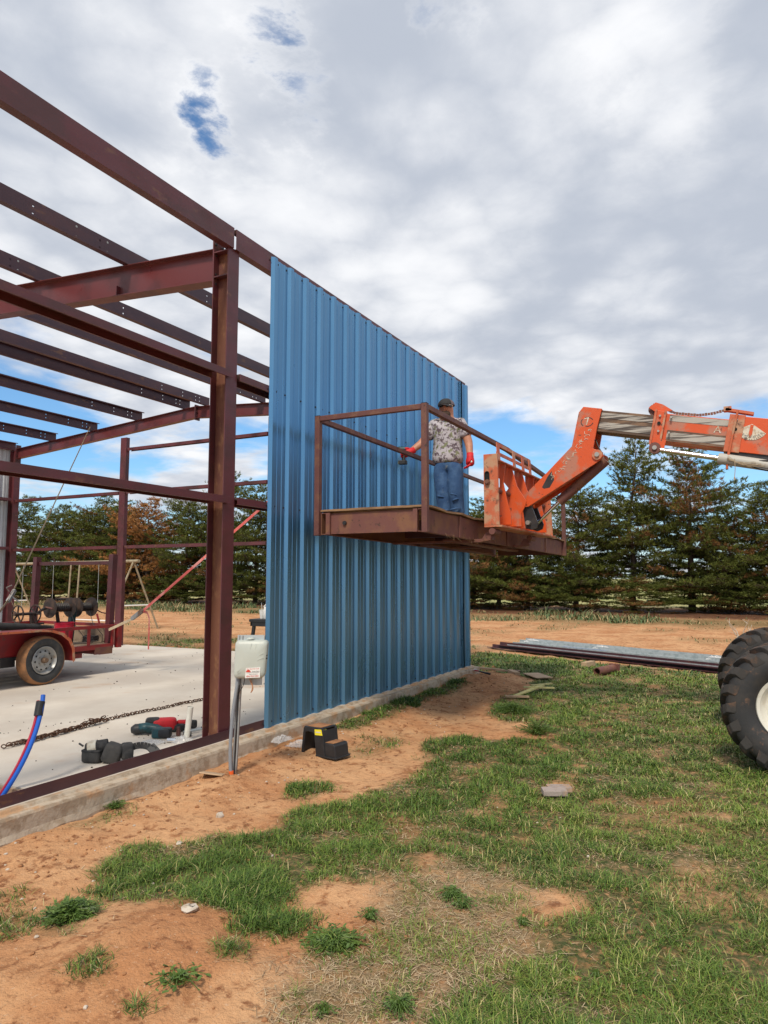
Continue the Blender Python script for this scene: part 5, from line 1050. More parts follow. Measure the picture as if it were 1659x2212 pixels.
yl = MB().poly([SP(wS - .135, -.003, H1 - .065), SP(wS - .04, -.003, H1 - .06), SP(wS - .055, -.003, H1 - .005), SP(wS - .14, -.003, H1 - .012)], -ey, .003); yo = obj('yellow_label', yl, mYel, T, bevel=.001)
obj('label_slot', MB().poly([SP(wS - .125, -.0066, H1 - .042), SP(wS - .06, -.0066, H1 - .038), SP(wS - .06, -.0066, H1 - .026), SP(wS - .125, -.0066, H1 - .030)], -ey, .0008), mCream, T)
# ---------------------------------------------------------------- loose pieces outside
def slabby(name, x, y, sx, sy, h, rz, mat, lab, cat, dz=0., rx=0., ry=0., bev=.004):
    mb = MB().box((-sx / 2, -sy / 2, 0), (sx / 2, sy / 2, h)); z = gh(x, y)
    mb.xf(Matrix.Translation((x, y, z + dz)) @ Euler((rx, ry, rz)).to_matrix().to_4x4()); return one(name, mb, mat, lab, cat, bevel=bev)
mBrickG = pm('grey_dusty_block', (.34, .28, .25), (.26, .21, .19), 12, rough=.95, c3=(.42, .27, .17), sc3=9, lo3=.5, hi3=.65, bump=.003, bsc=60)
T = thing('block_offcut', (.36, -3.10, gh(.36, -3.1)), 'flat grey square offcut made of two short boards lying in the grass', 'offcut')
for k in range(2):
    mb = MB().box((-.055, -.095, .03), (.055, .095, .07)); mb.xf(Matrix.Translation((.30 + k * .118, -3.10 - k * .01, gh(.36, -3.1) - .005 * k)) @ Matrix.Rotation(.46, 4, 'Z') @ Matrix.Rotation(-.04 * (1 - 2 * k), 4, 'Y')); obj('short_board', mb, mBrickG, T, bevel=.003)
slabby('cardboard_scrap', -.62, -.40, .17, .20, .012, .5, mWoodP, 'torn brown board piece on the dirt at the slab edge, left of the post', 'scrap', .02, .12, .2)
slabby('wood_block', 8.95, -1.62, .40, .11, .10, -.25, mWoodP, 'short rusty brown block lying in the grass left of the steel pipe', 'block', 0)
o = one('steel_pipe', MB().lathe([(0, .075), (.55, .075), (.55, .06), (.0, .06)], (7.72, -2.02, gh(7.9, -2) + .07), (.87, -.36, .03), 20, close=True), mRust, 'short rusty steel pipe with a flange lying in the grass', 'pipe', smooth=40)
slabby('pipe_flange', 8.22, -2.24, .05, .20, .16, -.4, mRust, 'rusty square steel flange on the far end of the short pipe', 'flange')
slabby('lumber_board', 6.85, -.28, .62, .09, .035, -.9, mWoodP, 'weathered plank leaning on the far corner of the slab edge', 'board', .04, 0, .12)
slabby('lumber_board', 7.15, -.66, .10, .42, .08, -.95, mWoodP, 'short thick timber lying on the dirt past the slab corner', 'board', .0)
slabby('plywood_scrap', 6.95, -1.15, .30, .62, .015, -.9, mWoodP, 'thin pale plywood scrap lying flat in the grass past the slab corner', 'board', .03)
slabby('rust_scrap', 7.6, -.5, .18, .28, .05, .5, mRust, 'small rust-brown scrap on the dirt past the slab corner', 'scrap')
T = thing('hammer', (6.15, -.30, gh(6.1, -.3)), 'hammer with black and red handle lying on the dirt near the slab corner', 'hammer')
g_ = gh(6.1, -.4) + .03; obj('handle', MB().tube([(6.22, -.34, g_), (6.05, -.52, g_), (5.97, -.62, g_)], [.013, .016, .018], 8), mBlk, T, smooth=True); obj('handle_neck', MB().tube([(6.32, -.22, g_), (6.22, -.34, g_)], .011, 8), mRed, T); obj('head', MB().bar((6.37, -.24, g_), (6.27, -.16, g_), .03, .03), mGalv, T, bevel=.004)
T = thing('yellow_wood_frame', (5.2, -1.55, gh(5.2, -1.55)), 'broken yellow painted wooden cross pieces lying in the weeds', 'frame')
g_ = gh(5.2, -1.55); obj('long_slat', MB().bar((4.72, -1.42, g_ + .03), (5.55, -1.62, g_ + .10), .07, .02), mYelW, T); obj('cross_slat', MB().bar((5.25, -1.40, g_ + .09), (5.45, -1.82, g_ + .08), .06, .02), mYelW, T); obj('cross_slat', MB().bar((5.38, -1.48, g_ + .10), (5.75, -1.70, g_ + .10), .05, .02), mYelW, T); obj('end_slat', MB().bar((4.66, -1.30, g_ + .03), (4.78, -1.62, g_ + .03), .06, .025), mWoodP, T)
# stones
r = random.Random(8); mb = MB()
def stone(mb, x, y, s, rr):
    z = gh(x, y); b_ = MB().ball((x, y, z + s * .25), (s, s * rr.uniform(.6, 1), s * rr.uniform(.4, .7)), 7, 5); b_.v = [(a + rr.uniform(-.2, .2) * s, c + rr.uniform(-.2, .2) * s, d + rr.uniform(-.12, .12) * s) for a, c, d in b_.v]; mb.merge(b_)
for (x, y, s, lab) in ((-1.30, -1.06, .035, 'pale stone on the bare dirt in front of the meter post'), (-1.86, -1.20, .022, 'small pale stone on the dirt left of the larger one'), (-2.62, -1.98, .045, 'mottled stone beside the tuft on the dirt mound')):
    m_ = MB(); stone(m_, x, y, s, r); one('stone', m_, mStone, lab, 'stone', smooth=40)
for k in range(240):
    x = r.uniform(-4.2, 6); y = -.26 - abs(r.gauss(0, .6)) if k < 150 else r.uniform(-4.5, -.3); stone(mb, x, y, r.uniform(.004, .012), r)
one('gravel', mb, mStone, 'small pale pebbles scattered over the red dirt beside the slab', 'gravel', kind='stuff')
mb = MB()
for k in range(1500):
    if k < 700: x = r.uniform(-4.3, 6.8); y = -.28 - abs(r.gauss(0, .35))
    else: x = r.uniform(-4.5, 5.5); y = r.uniform(-4.2, -.3)
    stone(mb, x, y, r.choice((.004, .006, .008, .013)) * r.uniform(.7, 1.4), r)
one('dirt_clods', mb, mSoil, 'crumbly red dirt clods lying over the bare ground', 'dirt', kind='stuff')
mb = MB()
for k in range(900): stone(mb, r.uniform(6.75, 8.3), r.uniform(-.2, 16), r.uniform(.015, .06), r)
one('dirt_clods', mb, mSoil, 'ridge of dug red dirt clods along the far edge of the slab', 'dirt', kind='stuff')
# bundles of long steel beyond the wall
def longbar(x0, y0, x1, y1, z, prof, mat, lab):
    p0 = Vector((x0, y0, -.17 + z)); p1 = Vector((x1, y1, -.17 + z)); A = (p1 - p0).cross(Z_).normalized(); return one('steel_purlin', MB().extr(prof, p0, p1, A, Z_), mat, lab, 'steel purlin', 'long steel purlins stacked on the grass')
dB = Vector((9.087 - 11.595, -3.955 - 1.057)); dB = dB.normalized(); nB = Vector((-dB.y, dB.x))
def LB(t, s): return (11.75 + dB.x * t + nB.x * s, 1.30 + dB.y * t + nB.y * s)
P8 = Cp(.20, .07, .004, .018)
for (t0, t1, s, z, mt, lab) in ((.0, 8.8, .0, 0., mPrimerD, 'front lower dark red purlin in the stack beyond the blue wall'), (.25, 8.8, .012, .075, mPrimerD, 'front upper dark red purlin in the stack beyond the blue wall'),
        (.5, 8.8, .20, .080, mGalv, 'front lower silver purlin lying just behind the dark red ones'), (.7, 8.8, .24, .150, mGalv, 'front upper silver purlin lying just behind the dark red ones'),
        (.5, 8.8, .50, .075, mGalv, 'rear lower silver purlin in the stack beyond the blue wall'), (.6, 8.8, .56, .165, mGalv, 'rearmost topmost silver purlin in the stack beyond the blue wall'), (1.6, 8.8, .14, .12, mGalv, 'thin silver purlin lying on top between the red and silver ones')):
    pr_ = [(0, 0), (.20, 0), (.20, .02), (.195, .02), (.195, .005), (.005, .005), (.005, .07), (0, .07)] if mt is not mGalv or s > .15 else [(0, 0), (.12, 0), (.12, .045), (.115, .045), (.115, .005), (.005, .005), (.005, .05), (0, .05)]
    sc_ = 1.; pr_ = [(a, b_ * sc_) for a, b_ in pr_]
    longbar(*LB(t0, s), *LB(t1, s), z, pr_, mt, lab)
one('blue_trim', MB().bar((*LB(2.1, .12), -.02), (*LB(3.3, .12), -.02), .04, .02), mBluePex, 'strip of bright blue protective film along the stacked steel', 'trim')
for t in (1.0, 3.0, 5.6): crumple('plastic_wrap', *LB(t, .35), .0, .22, .35, .10, int(t * 7), {1.0: 'torn clear wrap on the left end of the steel stack', 3.0: 'torn clear wrap on the middle of the steel stack', 5.6: 'torn clear wrap towards the tyre end of the steel stack'}[t])
for t in (.9, 4.5, 7.5): slabby('wood_bearer', *LB(t, .3), .09, .9, .06, math.atan2(nB.y, nB.x) + math.pi / 2, mWoodP, {.9: 'timber bearer under the left end of the steel stack', 4.5: 'timber bearer under the middle of the steel stack', 7.5: 'timber bearer under the tyre end of the steel stack'}[t], 'board', -.03)
# ---------------------------------------------------------------- table with jug and cup
T = thing('folding_table', (6.0, 3.7, 0), 'black plastic folding table half hidden behind the blue wall', 'table')
obj('table_top', MB().box((5.62, 2.6, .70), (6.2, 4.13, .755)), mBlk, T, bevel=.008); obj('apron', MB().box((5.64, 2.62, .62), (5.67, 4.11, .70)).box((5.64, 4.08, .62), (6.18, 4.11, .70)), mBlk, T, kind='stuff')
for (x, y, dx_, dy_) in ((5.68, 4.04, 0, .10), (6.14, 4.04, 0, .10), (5.68, 2.7, 0, -.1), (6.14, 2.7, 0, -.1)): obj('leg', MB().bar((x, y, .69), (x + dx_, y + dy_, 0), .06, .05, up=(1, 0, 0)), mBlk, T, bevel=.006)
one('foam_cup', MB().lathe([(0, 0), (0, .036), (.13, .052), (.165, .056), (.17, .058), (.172, 0)], (5.86, 4.0, .7555), Z_, 24), mWhiteP, 'white foam drink cup with a straw on the black table', 'cup', smooth=40)
one('drinking_straw', MB().cyl((5.86, 4.0, .92), (5.87, 4.025, 1.06), .004, 6), mWhiteP, 'clear drinking straw standing in the foam cup', 'straw')
one('cup_print', MB().lathe([(.10, .0525), (.135, .0545)], (5.86, 4.0, .7555), Z_, 24), mInkR, 'small faded red and blue print on the side of the foam cup', 'print') if False else None
one('water_jug', MB().lathe([(0, 0), (0, .075), (.02, .085), (.17, .085), (.22, .06), (.25, .022), (.275, .022), (.275, 0)], (5.85, 3.86, .7555), Z_, 24).tube([(5.85, 3.92, .95), (5.85, 3.945, .99), (5.85, 3.90, 1.03), (5.85, 3.87, 1.02)], .013, 8), mWhiteP, 'white plastic gallon jug on the black table beside the foam cup', 'jug', smooth=40)
# ---------------------------------------------------------------- swing set
T = thing('swing_set', (12.0, 16.5, -.2), 'weathered timber and pipe swing set frame standing behind the building', 'swing set')
A0, A1 = Vector((12.1, 14.15, 2.12)), Vector((13.6, 22.6, 2.12))
obj('top_beam', MB().tube([A0 + Vector((-.05, -.3, 0)), A1], .055, 10), mPole, T, smooth=40)
for a, sx in ((A0, (-1, 1)), (A1, (-1, 1))):
    for s in sx: obj('leg', MB().tube([a, (a.x + s * .95, a.y - .25 * s, -.2)], .032, 8), mPole, T, smooth=40)
    obj('brace', MB().cyl((a.x - .62, a.y + .16, .62), (a.x + .62, a.y - .16, .62), .025, 8), mWhiteP, T)
for t in (.40, .47): p = A0.lerp(A1, t); obj('glider_arm', MB().cyl(p, (p.x - .1, p.y, .15), .03, 8), mPole, T)
for t in (.25, .62, .76, .9): p = A0.lerp(A1, t); obj('chain', MB().cyl(p, (p.x, p.y, .35), .008, 5), mGalv, T)
obj('swing_seat', MB().box((12.6, 17.4, .30), (12.75, 18.1, .34)), mWhiteP, T); obj('cross_tube', MB().cyl((12.3, 14.6, .05), (12.5, 17.6, .05), .025, 8), mWhiteP, T)

# ---------------------------------------------------------------- vegetation: blades as one mesh each
def blades_mesh(name, base, direc, length, width, tint, mat, bend=.35, label='', cat='grass', droop=.0):
    n = len(base); up = np.array([0, 0, 1.]); d = direc / np.linalg.norm(direc, axis=1)[:, None]
    side = np.cross(d, up); side /= np.linalg.norm(side, axis=1)[:, None] + 1e-9
    hz = d.copy(); hz[:, 2] = 0; hz /= np.linalg.norm(hz, axis=1)[:, None] + 1e-9
    L = length[:, None]; w = width[:, None]
    p0 = base; p1 = base + d * L * .5; p2 = base + d * L * .5 + (d * (1 - bend) + hz * bend * 1.3 - up * droop) * L * .5
    V = np.stack([p0 - side * w / 2, p0 + side * w / 2, p1 - side * w * .42, p1 + side * w * .42, p2], 1).reshape(-1, 3)
    o = np.arange(n)[:, None] * 5
    loops = np.concatenate([o + np.array([[0, 1, 3]]), o + np.array([[0, 3, 2]]), o + np.array([[2, 3, 4]])], 1).ravel().astype(np.int32)
    me = bpy.data.meshes.new(name); me.vertices.add(n * 5); me.vertices.foreach_set('co', V.astype(np.float32).ravel())
    me.loops.add(len(loops)); me.polygons.add(n * 3); me.loops.foreach_set('vertex_index', loops); me.polygons.foreach_set('loop_start', np.arange(0, n * 9, 3, dtype=np.int32)); me.update()
    a = me.attributes.new('tint', 'FLOAT', 'POINT'); a.data.foreach_set('value', np.repeat(tint, 5).astype(np.float32)); me.materials.append(mat)
    ob = bpy.data.objects.new(name, me); COL.objects.link(ob); ob['kind'] = 'stuff'; return tag(ob, label, cat)
rg = np.random.default_rng(21)
def camdist(x, y): return np.hypot(x - CAM.x, y - CAM.y)
def inview(x, y, m=1.15):
    rx, ry = x - CAM.x, y - CAM.y; f = rx * FW.x + ry * FW.y; r_ = rx * RT.x + ry * RT.y
    return (f > 1.6) & (np.abs(r_) < f * .545 * m + .6)
def scatter(n, d0, d1, pw=1.):
    t = rg.uniform(0, 1, n); r_ = (d0 ** (2 - pw) + t * (d1 ** (2 - pw) - d0 ** (2 - pw))) ** (1 / (2 - pw)); a = YAW + rg.uniform(-.66, .66, n)
    return CAM.x + r_ * np.cos(a), CAM.y + r_ * np.sin(a)
X, Y = scatter(1150000, 2.1, 21, 1.25); k = inview(X, Y); X, Y = X[k], Y[k]
T_ = turf(X, Y); tuft = fbm(X * 6.5, Y * 6.5, 91, 3); k = rg.uniform(0, 1, len(X)) < (T_ ** 1.5) * np.clip((tuft - .30) * 3.4, .10, 1) * .80; X, Y, T_, tuft = X[k], Y[k], T_[k], tuft[k]
print('blades', len(X))
n = len(X); D = camdist(X, Y); Zg = gheight(X, Y); az = rg.uniform(0, math.tau, n) ; lean = rg.uniform(.3, 2.2, n)
dr = np.stack([np.cos(az) * lean, np.sin(az) * lean, np.ones(n)], 1)
Ln = (.022 + .052 * rg.uniform(0, 1, n) ** 1.4) * (.6 + 1.0 * np.clip(tuft * 1.4 - .2, 0, 1)) * (.7 + .45 * T_) * 1.1
Wd = (.0026 + .0016 * rg.uniform(0, 1, n)) * np.clip(D / 4.0, 1, 3.6)
tn = np.clip(.08 + .58 * fbm(X * .9, Y * .9, 33) + rg.normal(0, .17, n) + .12 * (tuft - .5), 0, .74); dry = rg.uniform(0, 1, n) < (.05 + .14 * np.clip(1 - T_, 0, 1) + .08 * (Y < -3)); tn = np.where(dry, rg.uniform(.78, 1, n), tn)
blades_mesh('grass', np.stack([X, Y, Zg - .004], 1), dr, Ln, Wd, tn, mGrass, label='patchy green lawn grass growing over the red dirt', bend=.5, droop=.15)
TF = [(580, 2012, .17, 1.3), (640, 2005, .14, 1.1), (540, 2020, .10, 1.), (505, 2078, .085, 1.), (195, 2130, .09, 1.1), (15, 2000, .20, 1.1), (60, 1990, .12, .9), (25, 1935, .09, 1.), (170, 1985, .13, 1.), (665, 1708, .20, 1.1), (290, 1905, .26, 1.2), (240, 1930, .14, .9), (440, 1890, .28, 1.2), (520, 1935, .26, 1.3), (560, 1965, .16, 1.3), (725, 1566, .20, 1.1), (785, 1548, .28, 1.3), (850, 1528, .34, 1.4), (915, 1505, .3, 1.1), (975, 1487, .25, 1.1), (800, 1600, .14, .8), (850, 1612, .12, .7), (720, 2060, .14, .9), (300, 2200, .06, 1.)]
bX, bY, bL = [], [], []
for (tx_, ty_, rr_, hh_) in TF:
    x0_, y0_ = px_ground(tx_, ty_); rr_ *= 1.25; m_ = int(15000 * rr_ * rr_ * 3.14) + 60; rad_ = rr_ * np.sqrt(rg.uniform(0, 1, m_)); an_ = rg.uniform(0, math.tau, m_); rad_ = rad_ * (.75 + .5 * vnoise(an_ * 2 + tx_, an_ * 0 + ty_))
    bX.append(x0_ + rad_ * np.cos(an_)); bY.append(y0_ + rad_ * np.sin(an_)); bL.append(hh_ * (1.25 - .6 * rad_ / rr_))
bX, bY, bL = map(np.concatenate, (bX, bY, bL)); bE = np.clip((bL - .62) * 1.2, 0, 1); k = (bY < -.24) & (rg.uniform(0, 1, len(bX)) < (.04 + .9 * bE) * np.clip((fbm(bX * 7, bY * 7, 17, 3) - .36) * 4, .04, 1)); bX, bY, bL = bX[k], bY[k], bL[k]; n = len(bX)
az = rg.uniform(0, math.tau, n); lean = rg.uniform(.3, 2.0, n); D = camdist(bX, bY)
blades_mesh('tall_grass', np.stack([bX, bY, gheight(bX, bY) - .004], 1), np.stack([np.cos(az) * lean, np.sin(az) * lean, np.ones(n)], 1), rg.uniform(.035, .095, n) * bL, rg.uniform(.0028, .0045, n) * np.clip(D / 4, 1, 3.2),
            np.where(rg.uniform(0, 1, n) < .05, rg.uniform(.8, 1, n), np.clip(rg.normal(.27, .18, n), 0, .7)), mGrass, label='taller dark green grass tufts standing out of the lawn and bare sand', bend=.5, droop=.1)
# dry straw lying about
X, Y = scatter(420000, 2.1, 14, 1.35); k = inview(X, Y); X, Y = X[k], Y[k]
ths = np.clip((sdist(X, Y, THATCH) + (fbm(X * 3, Y * 3, 8) - .5) * .6) / .25 + .3, 0, 1)
pr_ = ths * .55 + .30 * np.clip(turf(X, Y), 0, 1) * np.clip((fbm(X * 1.6, Y * 1.6, 41) - .42) * 5, 0, 1) + .03 * (turf(X, Y) > .2) + .004; pr_[(Y > -.24) & (X < 6.9)] = 0
k = rg.uniform(0, 1, len(X)) < pr_ * .55; X, Y = X[k], Y[k]; n = len(X); print('straw', n)
az = rg.uniform(0, math.tau, n); dr = np.stack([np.cos(az), np.sin(az), rg.uniform(-.02, .22, n)], 1); D = camdist(X, Y)
blades_mesh('dry_straw', np.stack([X, Y, gheight(X, Y) + rg.uniform(.001, .010, n)], 1), dr, rg.uniform(.02, .075, n), (.0018 + .0018 * rg.uniform(0, 1, n)) * np.clip(D / 4, 1, 3), rg.uniform(0, 1, n), mStraw, label='dead straw and clippings lying over thin ground', bend=.3, cat='straw')
# weeds along the track and below the pines
n = 60000; X = rg.uniform(21.8, 30.5, n); Y = rg.uniform(-14, 48, n); c_ = fbm(X * .45, Y * .45, 61, 3); k = rg.uniform(0, 1, n) < np.clip((c_ - .42) * 5, .03, 1) * np.clip((X - 21.8) / 1.5, 0, 1) * np.clip((30.5 - X) / 2.5, .1, 1); X, Y, c_ = X[k], Y[k], c_[k]; n = len(X)
az = rg.uniform(0, math.tau, n); dr = np.stack([np.cos(az) * .6, np.sin(az) * .6, np.ones(n)], 1); hgt = rg.uniform(.10, .30, n) * (.5 + 1.3 * np.clip((c_ - .5) * 4, 0, 1)) * np.clip((X - 21.) / 3, .3, 1) * rg.choice((.5, .8, 1., 1.5), n)
blades_mesh('weeds', np.stack([X, Y, gheight(X, Y) - .01], 1), dr, hgt, rg.uniform(.02, .05, n), np.clip(rg.uniform(0, .75, n) + (rg.uniform(0, 1, n) < .40) * .5, 0, 1), mWeedF, label='rough green and dry weeds along the foot of the pine row', cat='weeds', bend=.5)
n = 34000; X = rg.uniform(7.6, 22, n); Y = rg.uniform(-9, 26, n); c_ = turf(X, Y); k = rg.uniform(0, 1, n) < c_ * .9; X, Y = X[k], Y[k]; n = len(X)
az = rg.uniform(0, math.tau, n); dr = np.stack([np.cos(az) * .7, np.sin(az) * .7, np.ones(n)], 1)
blades_mesh('verge_grass', np.stack([X, Y, gheight(X, Y) - .01], 1), dr, rg.uniform(.04, .16, n), rg.uniform(.012, .03, n), np.clip(rg.uniform(0, .8, n) + (rg.uniform(0, 1, n) < .2) * .4, 0, 1), mWeedF, label='thin grass growing between the slab and the dirt track', cat='grass', bend=.5)
# tufts and broad weeds near the camera
def leafy(x, y, seed, size, n, lab, upr=.6):
    r = random.Random(seed); z = gh(x, y); mb = MB(); T = thing('leafy_weed', (x, y, z), lab, 'weed')
    st = MB()
    for k in range(n):
        a = r.uniform(0, math.tau); rr = size * r.uniform(.1, 1) * r.uniform(.6, 1); c = Vector((x + rr * math.cos(a), y + rr * math.sin(a), z + size * upr * r.uniform(.15, .8) * (1.1 - rr / size * .6)))
        st.tube([(x + .2 * rr * math.cos(a), y + .2 * rr * math.sin(a), z - .01), c.lerp(Vector((x, y, z)), .4) + Vector((0, 0, .02)), c], .0018, 4, cap=False)
        a2 = a + r.uniform(-2.2, 2.2); d = Vector((math.cos(a2), math.sin(a2), r.uniform(-.35, .9))).normalized(); s_ = d.cross(Z_).normalized(); L_ = r.uniform(.009, .026) * min((size / .12) ** .5, 1.3) * (1.5 if seed == 2 else 1.); w = L_ * .30; u_ = s_.cross(d)
        mb.add([c, c + d * L_ * .35 + s_ * w, c + d * L_ * .75 + s_ * w * .8, c + d * L_ - u_ * .15 * L_, c + d * L_ * .75 - s_ * w * .8, c + d * L_ * .35 - s_ * w, c + d * L_ * .5 - u_ * w * .35], [(0, 1, 6), (1, 2, 6), (2, 3, 6), (3, 4, 6), (4, 5, 6), (5, 0, 6)])
    obj('leaves', mb, mWeed, T, kind='stuff', smooth=True); obj('stems', st, mWeed, T, kind='stuff')
for (px, py, sd, sz, n, lab) in ((975, 1945, 1, .10, 150, 'leafy green weed standing alone on the thin brown patch in the foreground'), (385, 2148, 2, .13, 60, 'broad-leaved weed sprawling on bare sand at the lower left'),
        (150, 2000, 3, .16, 700, 'dense dark clover-like clump on the red dirt at the left edge'), (720, 2045, 4, .17, 330, 'low leafy weed spreading just right of the front grass tuft'), (800, 1988, 5, .09, 60, 'small leafy weed at the border of the dry patch'),
        (1130, 2006, 6, .06, 40, 'tiny weed on the dry straw patch'), (700, 2195, 7, .07, 40, 'small weed cut by the bottom of the picture'), (860, 2190, 8, .10, 90, 'leafy weed at the bottom edge beside the straw patch'),
        (1110, 1537, 9, .36, 700, 'wide dark leafy clump beside the yellow wood pieces'), (1160, 1590, 10, .30, 300, 'leafy clump in front of the yellow wood pieces'), (1000, 1965, 12, .10, 60, 'low weed beside the tall one on the thin patch'),
        (250, 1752, 11, .12, 90, 'sparse weed growing near the slab edge'), (1290, 2110, 13, .05, 20, 'small weed in the right foreground grass')):
    x, y = px_ground(px, py); leafy(x, y, sd, sz, n, lab, .35 if sd in (2, 4, 9) else .6)
# dead branch and things by the track
def branchy(x, y, h, n, seed, mat, lab, name='dead_branch'):
    r = random.Random(seed); mb = MB()
    for k in range(n):
        a = r.uniform(0, math.tau); b0 = Vector((x, y, gh(x, y))); L_ = h * r.uniform(.5, 1); tip = b0 + Vector((math.cos(a) * L_ * .5, math.sin(a) * L_ * .5, L_)); m_ = b0.lerp(tip, .5) + Vector((r.uniform(-.05, .05), r.uniform(-.05, .05), .05)); mb.tube([b0, m_, tip], [.022, .014, .005], 5)
        for j in range(2): t = r.uniform(.4, .9); q = b0.lerp(tip, t); mb.tube([q, q + Vector((r.uniform(-.2, .2), r.uniform(-.2, .2), r.uniform(.05, .2))) * h], [.008, .003], 4)
    return one(name, mb, mat, lab, 'branch')
branchy(14.9, -4.25, .75, 7, 3, mDeadW, 'bleached bare branches standing up beside the far tractor tyre'); branchy(15.4, -4.75, .5, 5, 5, mBark, 'dark twiggy stump just behind the far tyre', 'dead_shrub')
one('marker_stake', MB().box((21.9, -7.75, -.2), (21.94, -7.68, .45)), mOrangeP, 'orange marker stake at the right edge near the pines', 'stake')
# ---------------------------------------------------------------- pines
def pine(seed, H, R, brown=0., bare=.12, dens=1.):
    r = random.Random(seed); tm = MB(); pts = [Vector((r.uniform(-.05, .05) * i, r.uniform(-.05, .05) * i, H * i / 9)) for i in range(10)]; pts[0] = Vector((0, 0, -.2)); tm.tube(pts, [max(.17 * (1 - i / 9.6), .012) * H / 9 for i in range(10)], 8)
    def tp(z): t = min(max(z / H * 9, 0), 8.999); i = int(t); return pts[i].lerp(pts[i + 1], t - i)
    C, Dd, Tn = [], [], []; z = H * bare
    while z < H * .985:
        h = z / H; env = (1 - ((h - .16) / .84) ** 2.3) * (1 + .22 * math.sin(h * 17 + seed)) if h > .16 else .8 + h * 1.2; env = max(env, .06) * R; nb = r.choice((3, 4, 5)) if h < .85 else 3; a0 = r.uniform(0, 6.28)
        for k in range(nb):
            a = a0 + k * math.tau / nb + r.uniform(-.4, .4); L_ = env * r.choice((.45, .75, .95, 1.05, 1.3)) * r.uniform(.85, 1.15); o = Vector((math.cos(a), math.sin(a), 0)); p0 = tp(z + r.uniform(-.12, .12)); rise = (-.08 + .55 * h) * L_
            mid_ = p0 + o * L_ * .5 + Vector((0, 0, rise * .35)); end = p0 + o * L_ + Vector((0, 0, rise + .10 * L_)); bp = [p0, mid_, end]; tm.tube(bp, [.042 * (1 - h * .7), .026 * (1 - h * .6), .008], 5, cap=False)
            brn = r.random() < (brown if brown > .5 else (.24 * (1 - h) ** 1.3 + brown)); side = o.cross(Z_)
            nt = max(3, int(L_ / .20))
            for j in range(nt + 1):
                t = .22 + .78 * j / nt; q = (p0.lerp(mid_, t * 2) if t < .5 else mid_.lerp(end, t * 2 - 1)); tl = (.24 + .36 * L_ * (1.05 - t)) * r.uniform(.6, 1.15)
                for s_ in ((-1, 1) if t < .97 else (0,)):
                    d = (o * .75 + side * s_ * r.uniform(.5, 1.1) + Vector((0, 0, r.uniform(-.1, .30)))).normalized(); e_ = q + d * tl; nc = max(1, int(tl / .15 * dens))
                    if tl > .4: tm.tube([q, e_], [.011, .005], 3, cap=False)
                    for c in range(nc):
                        if r.random() < .10: continue
                        C.append(q.lerp(e_, (c + 1) / nc) + Vector((r.uniform(-.05, .05), r.uniform(-.05, .05), r.uniform(-.03, .06)))); Dd.append(d * .55 + Vector((0, 0, .65)))
                        Tn.append((r.uniform(.86, 1.0) if brown > .5 else r.uniform(.765, .86)) if (brn and r.random() < (.98 if brown > .5 else .85)) else min(max(r.gauss(.26 + .16 * h, .15), 0), .70))
        z += r.uniform(.20, .33) * (1.1 - .35 * h)
    C = np.array([tuple(c) for c in C]); Dd = np.array([tuple(c) for c in Dd]); Tn = np.array(Tn); K = 11; n = len(C) * K; rr = np.random.default_rng(seed)
    P0 = np.repeat(C, K, 0) + rr.normal(0, .025, (n, 3)); d = np.repeat(Dd, K, 0) + rr.normal(0, .62, (n, 3)); d /= np.linalg.norm(d, axis=1)[:, None]
    s = np.cross(d, rr.normal(0, 1, (n, 3))); s /= np.linalg.norm(s, axis=1)[:, None]; L_ = rr.uniform(.12, .22, n)[:, None]; w = rr.uniform(.011, .021, n)[:, None]
    V = np.stack([P0 - s * w, P0 + s * w, P0 + d * L_], 1).reshape(-1, 3); me = bpy.data.meshes.new('crown'); me.vertices.add(n * 3); me.vertices.foreach_set('co', V.astype(np.float32).ravel())
    me.loops.add(n * 3); me.polygons.add(n); me.loops.foreach_set('vertex_index', np.arange(n * 3, dtype=np.int32)); me.polygons.foreach_set('loop_start', np.arange(0, n * 3, 3, dtype=np.int32)); me.update()
    a = me.attributes.new('tint', 'FLOAT', 'POINT'); a.data.foreach_set('value', np.repeat(np.clip(np.repeat(Tn, K) + rr.normal(0, .03, n), 0, 1), 3).astype(np.float32)); me.materials.append(mNeedle)
    t2 = bpy.data.meshes.new('trunk'); t2.from_pydata(tm.v, [], tm.f); t2.shade_smooth(); t2.materials.append(mBark); return me, t2
PV = [pine(11, 9, 2.7), pine(12, 9, 2.35), pine(13, 9, 2.9, .05), pine(14, 9, 2.5, .03), pine(15, 7.3, 2.7, 1., .06, 1.15), pine(16, 6, 2.7, .18, .05)]
print('pine tris', [len(a.polygons) + len(b_.polygons) * 2 for a, b_ in PV])
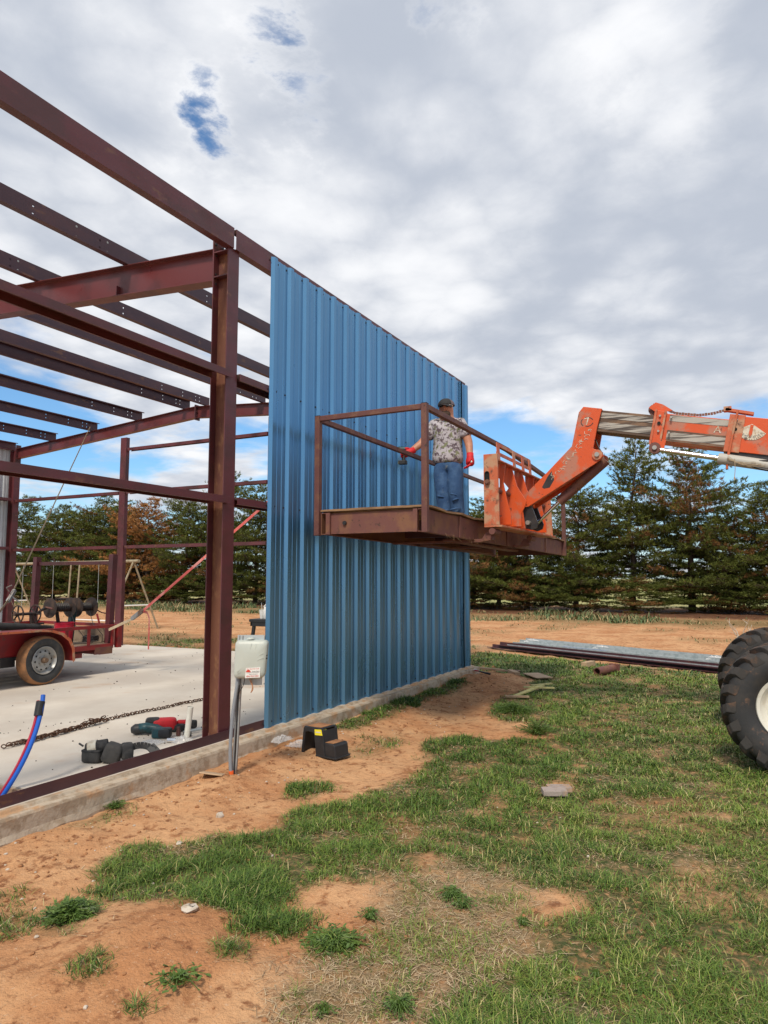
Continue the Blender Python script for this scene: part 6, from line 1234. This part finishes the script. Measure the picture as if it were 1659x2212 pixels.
TREES = [  # v, height, mesh, rotation, label, hidden group
    (-5.3, 6.6, 2, .3, 'pine at the right edge of the picture, above the tractor tyres'), (-3.4, 5.4, 5, 1.2, 'low spreading pine between the tall right pair and the right edge pine'), (-1.7, 9.2, 0, .0, 'tall pine under the outer boom, right one of the tallest pair'),
    (1.1, 9.1, 1, 2.1, 'tall slender pine under the boom neck, left one of the tallest pair'), (4.0, 7.0, 2, .8, 'middle-height pine right of the hanging platform'), (6.6, 5.6, 5, 2.5, 'low bushy browning pine directly below the platform right end'),
    (8.3, 5.9, 3, 4.0, 'short pine seen just under and behind the fork carriage'), (10.1, 6.5, 0, 5.1, 'pine beside the right edge of the blue wall'), (12.2, 7, 5, .5, None), (15.2, 7.5, 1, 2.5, None), (18.8, 8, 2, 1.5, None), (22.0, 8, 3, 3.5, None),
    (25.4, 7.9, 3, .9, 'pine with bare grey twigs seen between the column and the blue wall'), (29.2, 9.1, 1, 3.3, 'tallest left-hand pine, seen just behind the front steel column'), (31.9, 7.6, 2, 4.4, 'dark green pine between the brown pine and the front column'),
    (35.5, 7.2, 4, .2, 'dead rust-brown pine right of the far middle post'), (37.6, 7.2, 0, 2.2, 'dark pine partly behind the far middle post, left of the brown pine'), (40.4, 7.9, 3, 5.0, 'dark pine above the trailer wire reels'), (43.2, 6.8, 5, 1.0, 'lower round pine behind the left side of the swing set'),
    (46.0, 7.4, 2, 3.0, 'green pine behind the left rack post of the trailer'), (49.6, 8.1, 0, 4.1, 'leftmost pine, beside the far corner column')]
for v in (-8.6, -11.6, -15, -18.4, -21.8, -25.2, -29, -33, -37, -41, -45.5, -50): TREES.append((v, 8 + (v * 7.3) % 2.2, abs(int(v)) % 4, v, 'out'))
r = random.Random(6)
for v, h, k, rz, lab in TREES:
    if v > 24: h *= 1.07
    cm, tm = PV[k]; H0 = (9, 9, 9, 9, 7.3, 6)[k]; sc_ = h / H0
    grp = 'pine trees in the windbreak row'
    lb = lab if lab and lab != 'out' else ('pine in the windbreak row hidden behind the blue wall' if lab is None else 'pine in the windbreak row past the right edge of the picture')
    x = 34 + r.uniform(-.8, .8); T = thing('pine_tree', (x, v, -.22), lb, 'tree', grp); T.rotation_euler.z = rz; ws = (sc_ * r.uniform(.95, 1.1)) if k != 5 else sc_; ws *= 1.12; T.scale = (max(ws, .80) * r.uniform(.9, 1.12), max(ws, .80), sc_); T.rotation_euler.x = r.uniform(-.03, .03); T.rotation_euler.y = r.uniform(-.03, .03)
    for nm, me in (('crown', cm), ('trunk', tm)): o = bpy.data.objects.new(nm, me); COL.objects.link(o); o.parent = T
# low scrub between the trunks
sc = 0
for v in range(-9, 52, 3):
    if 12 < v < 24 or 33 < v < 38: continue
    o = bpy.data.objects.new('crown', PV[5][0]); T = thing('pine_sapling', (32.6 + (v * 7 % 5) * .35, v + .6, -.25), 'low dead-brown and green pine boughs sweeping the ground between the trunks', 'bush', 'low pine boughs at the foot of the row'); COL.objects.link(o); o.parent = T; T.scale = (.62, .74, .33 + (v % 4) * .04); T.rotation_euler.z = v
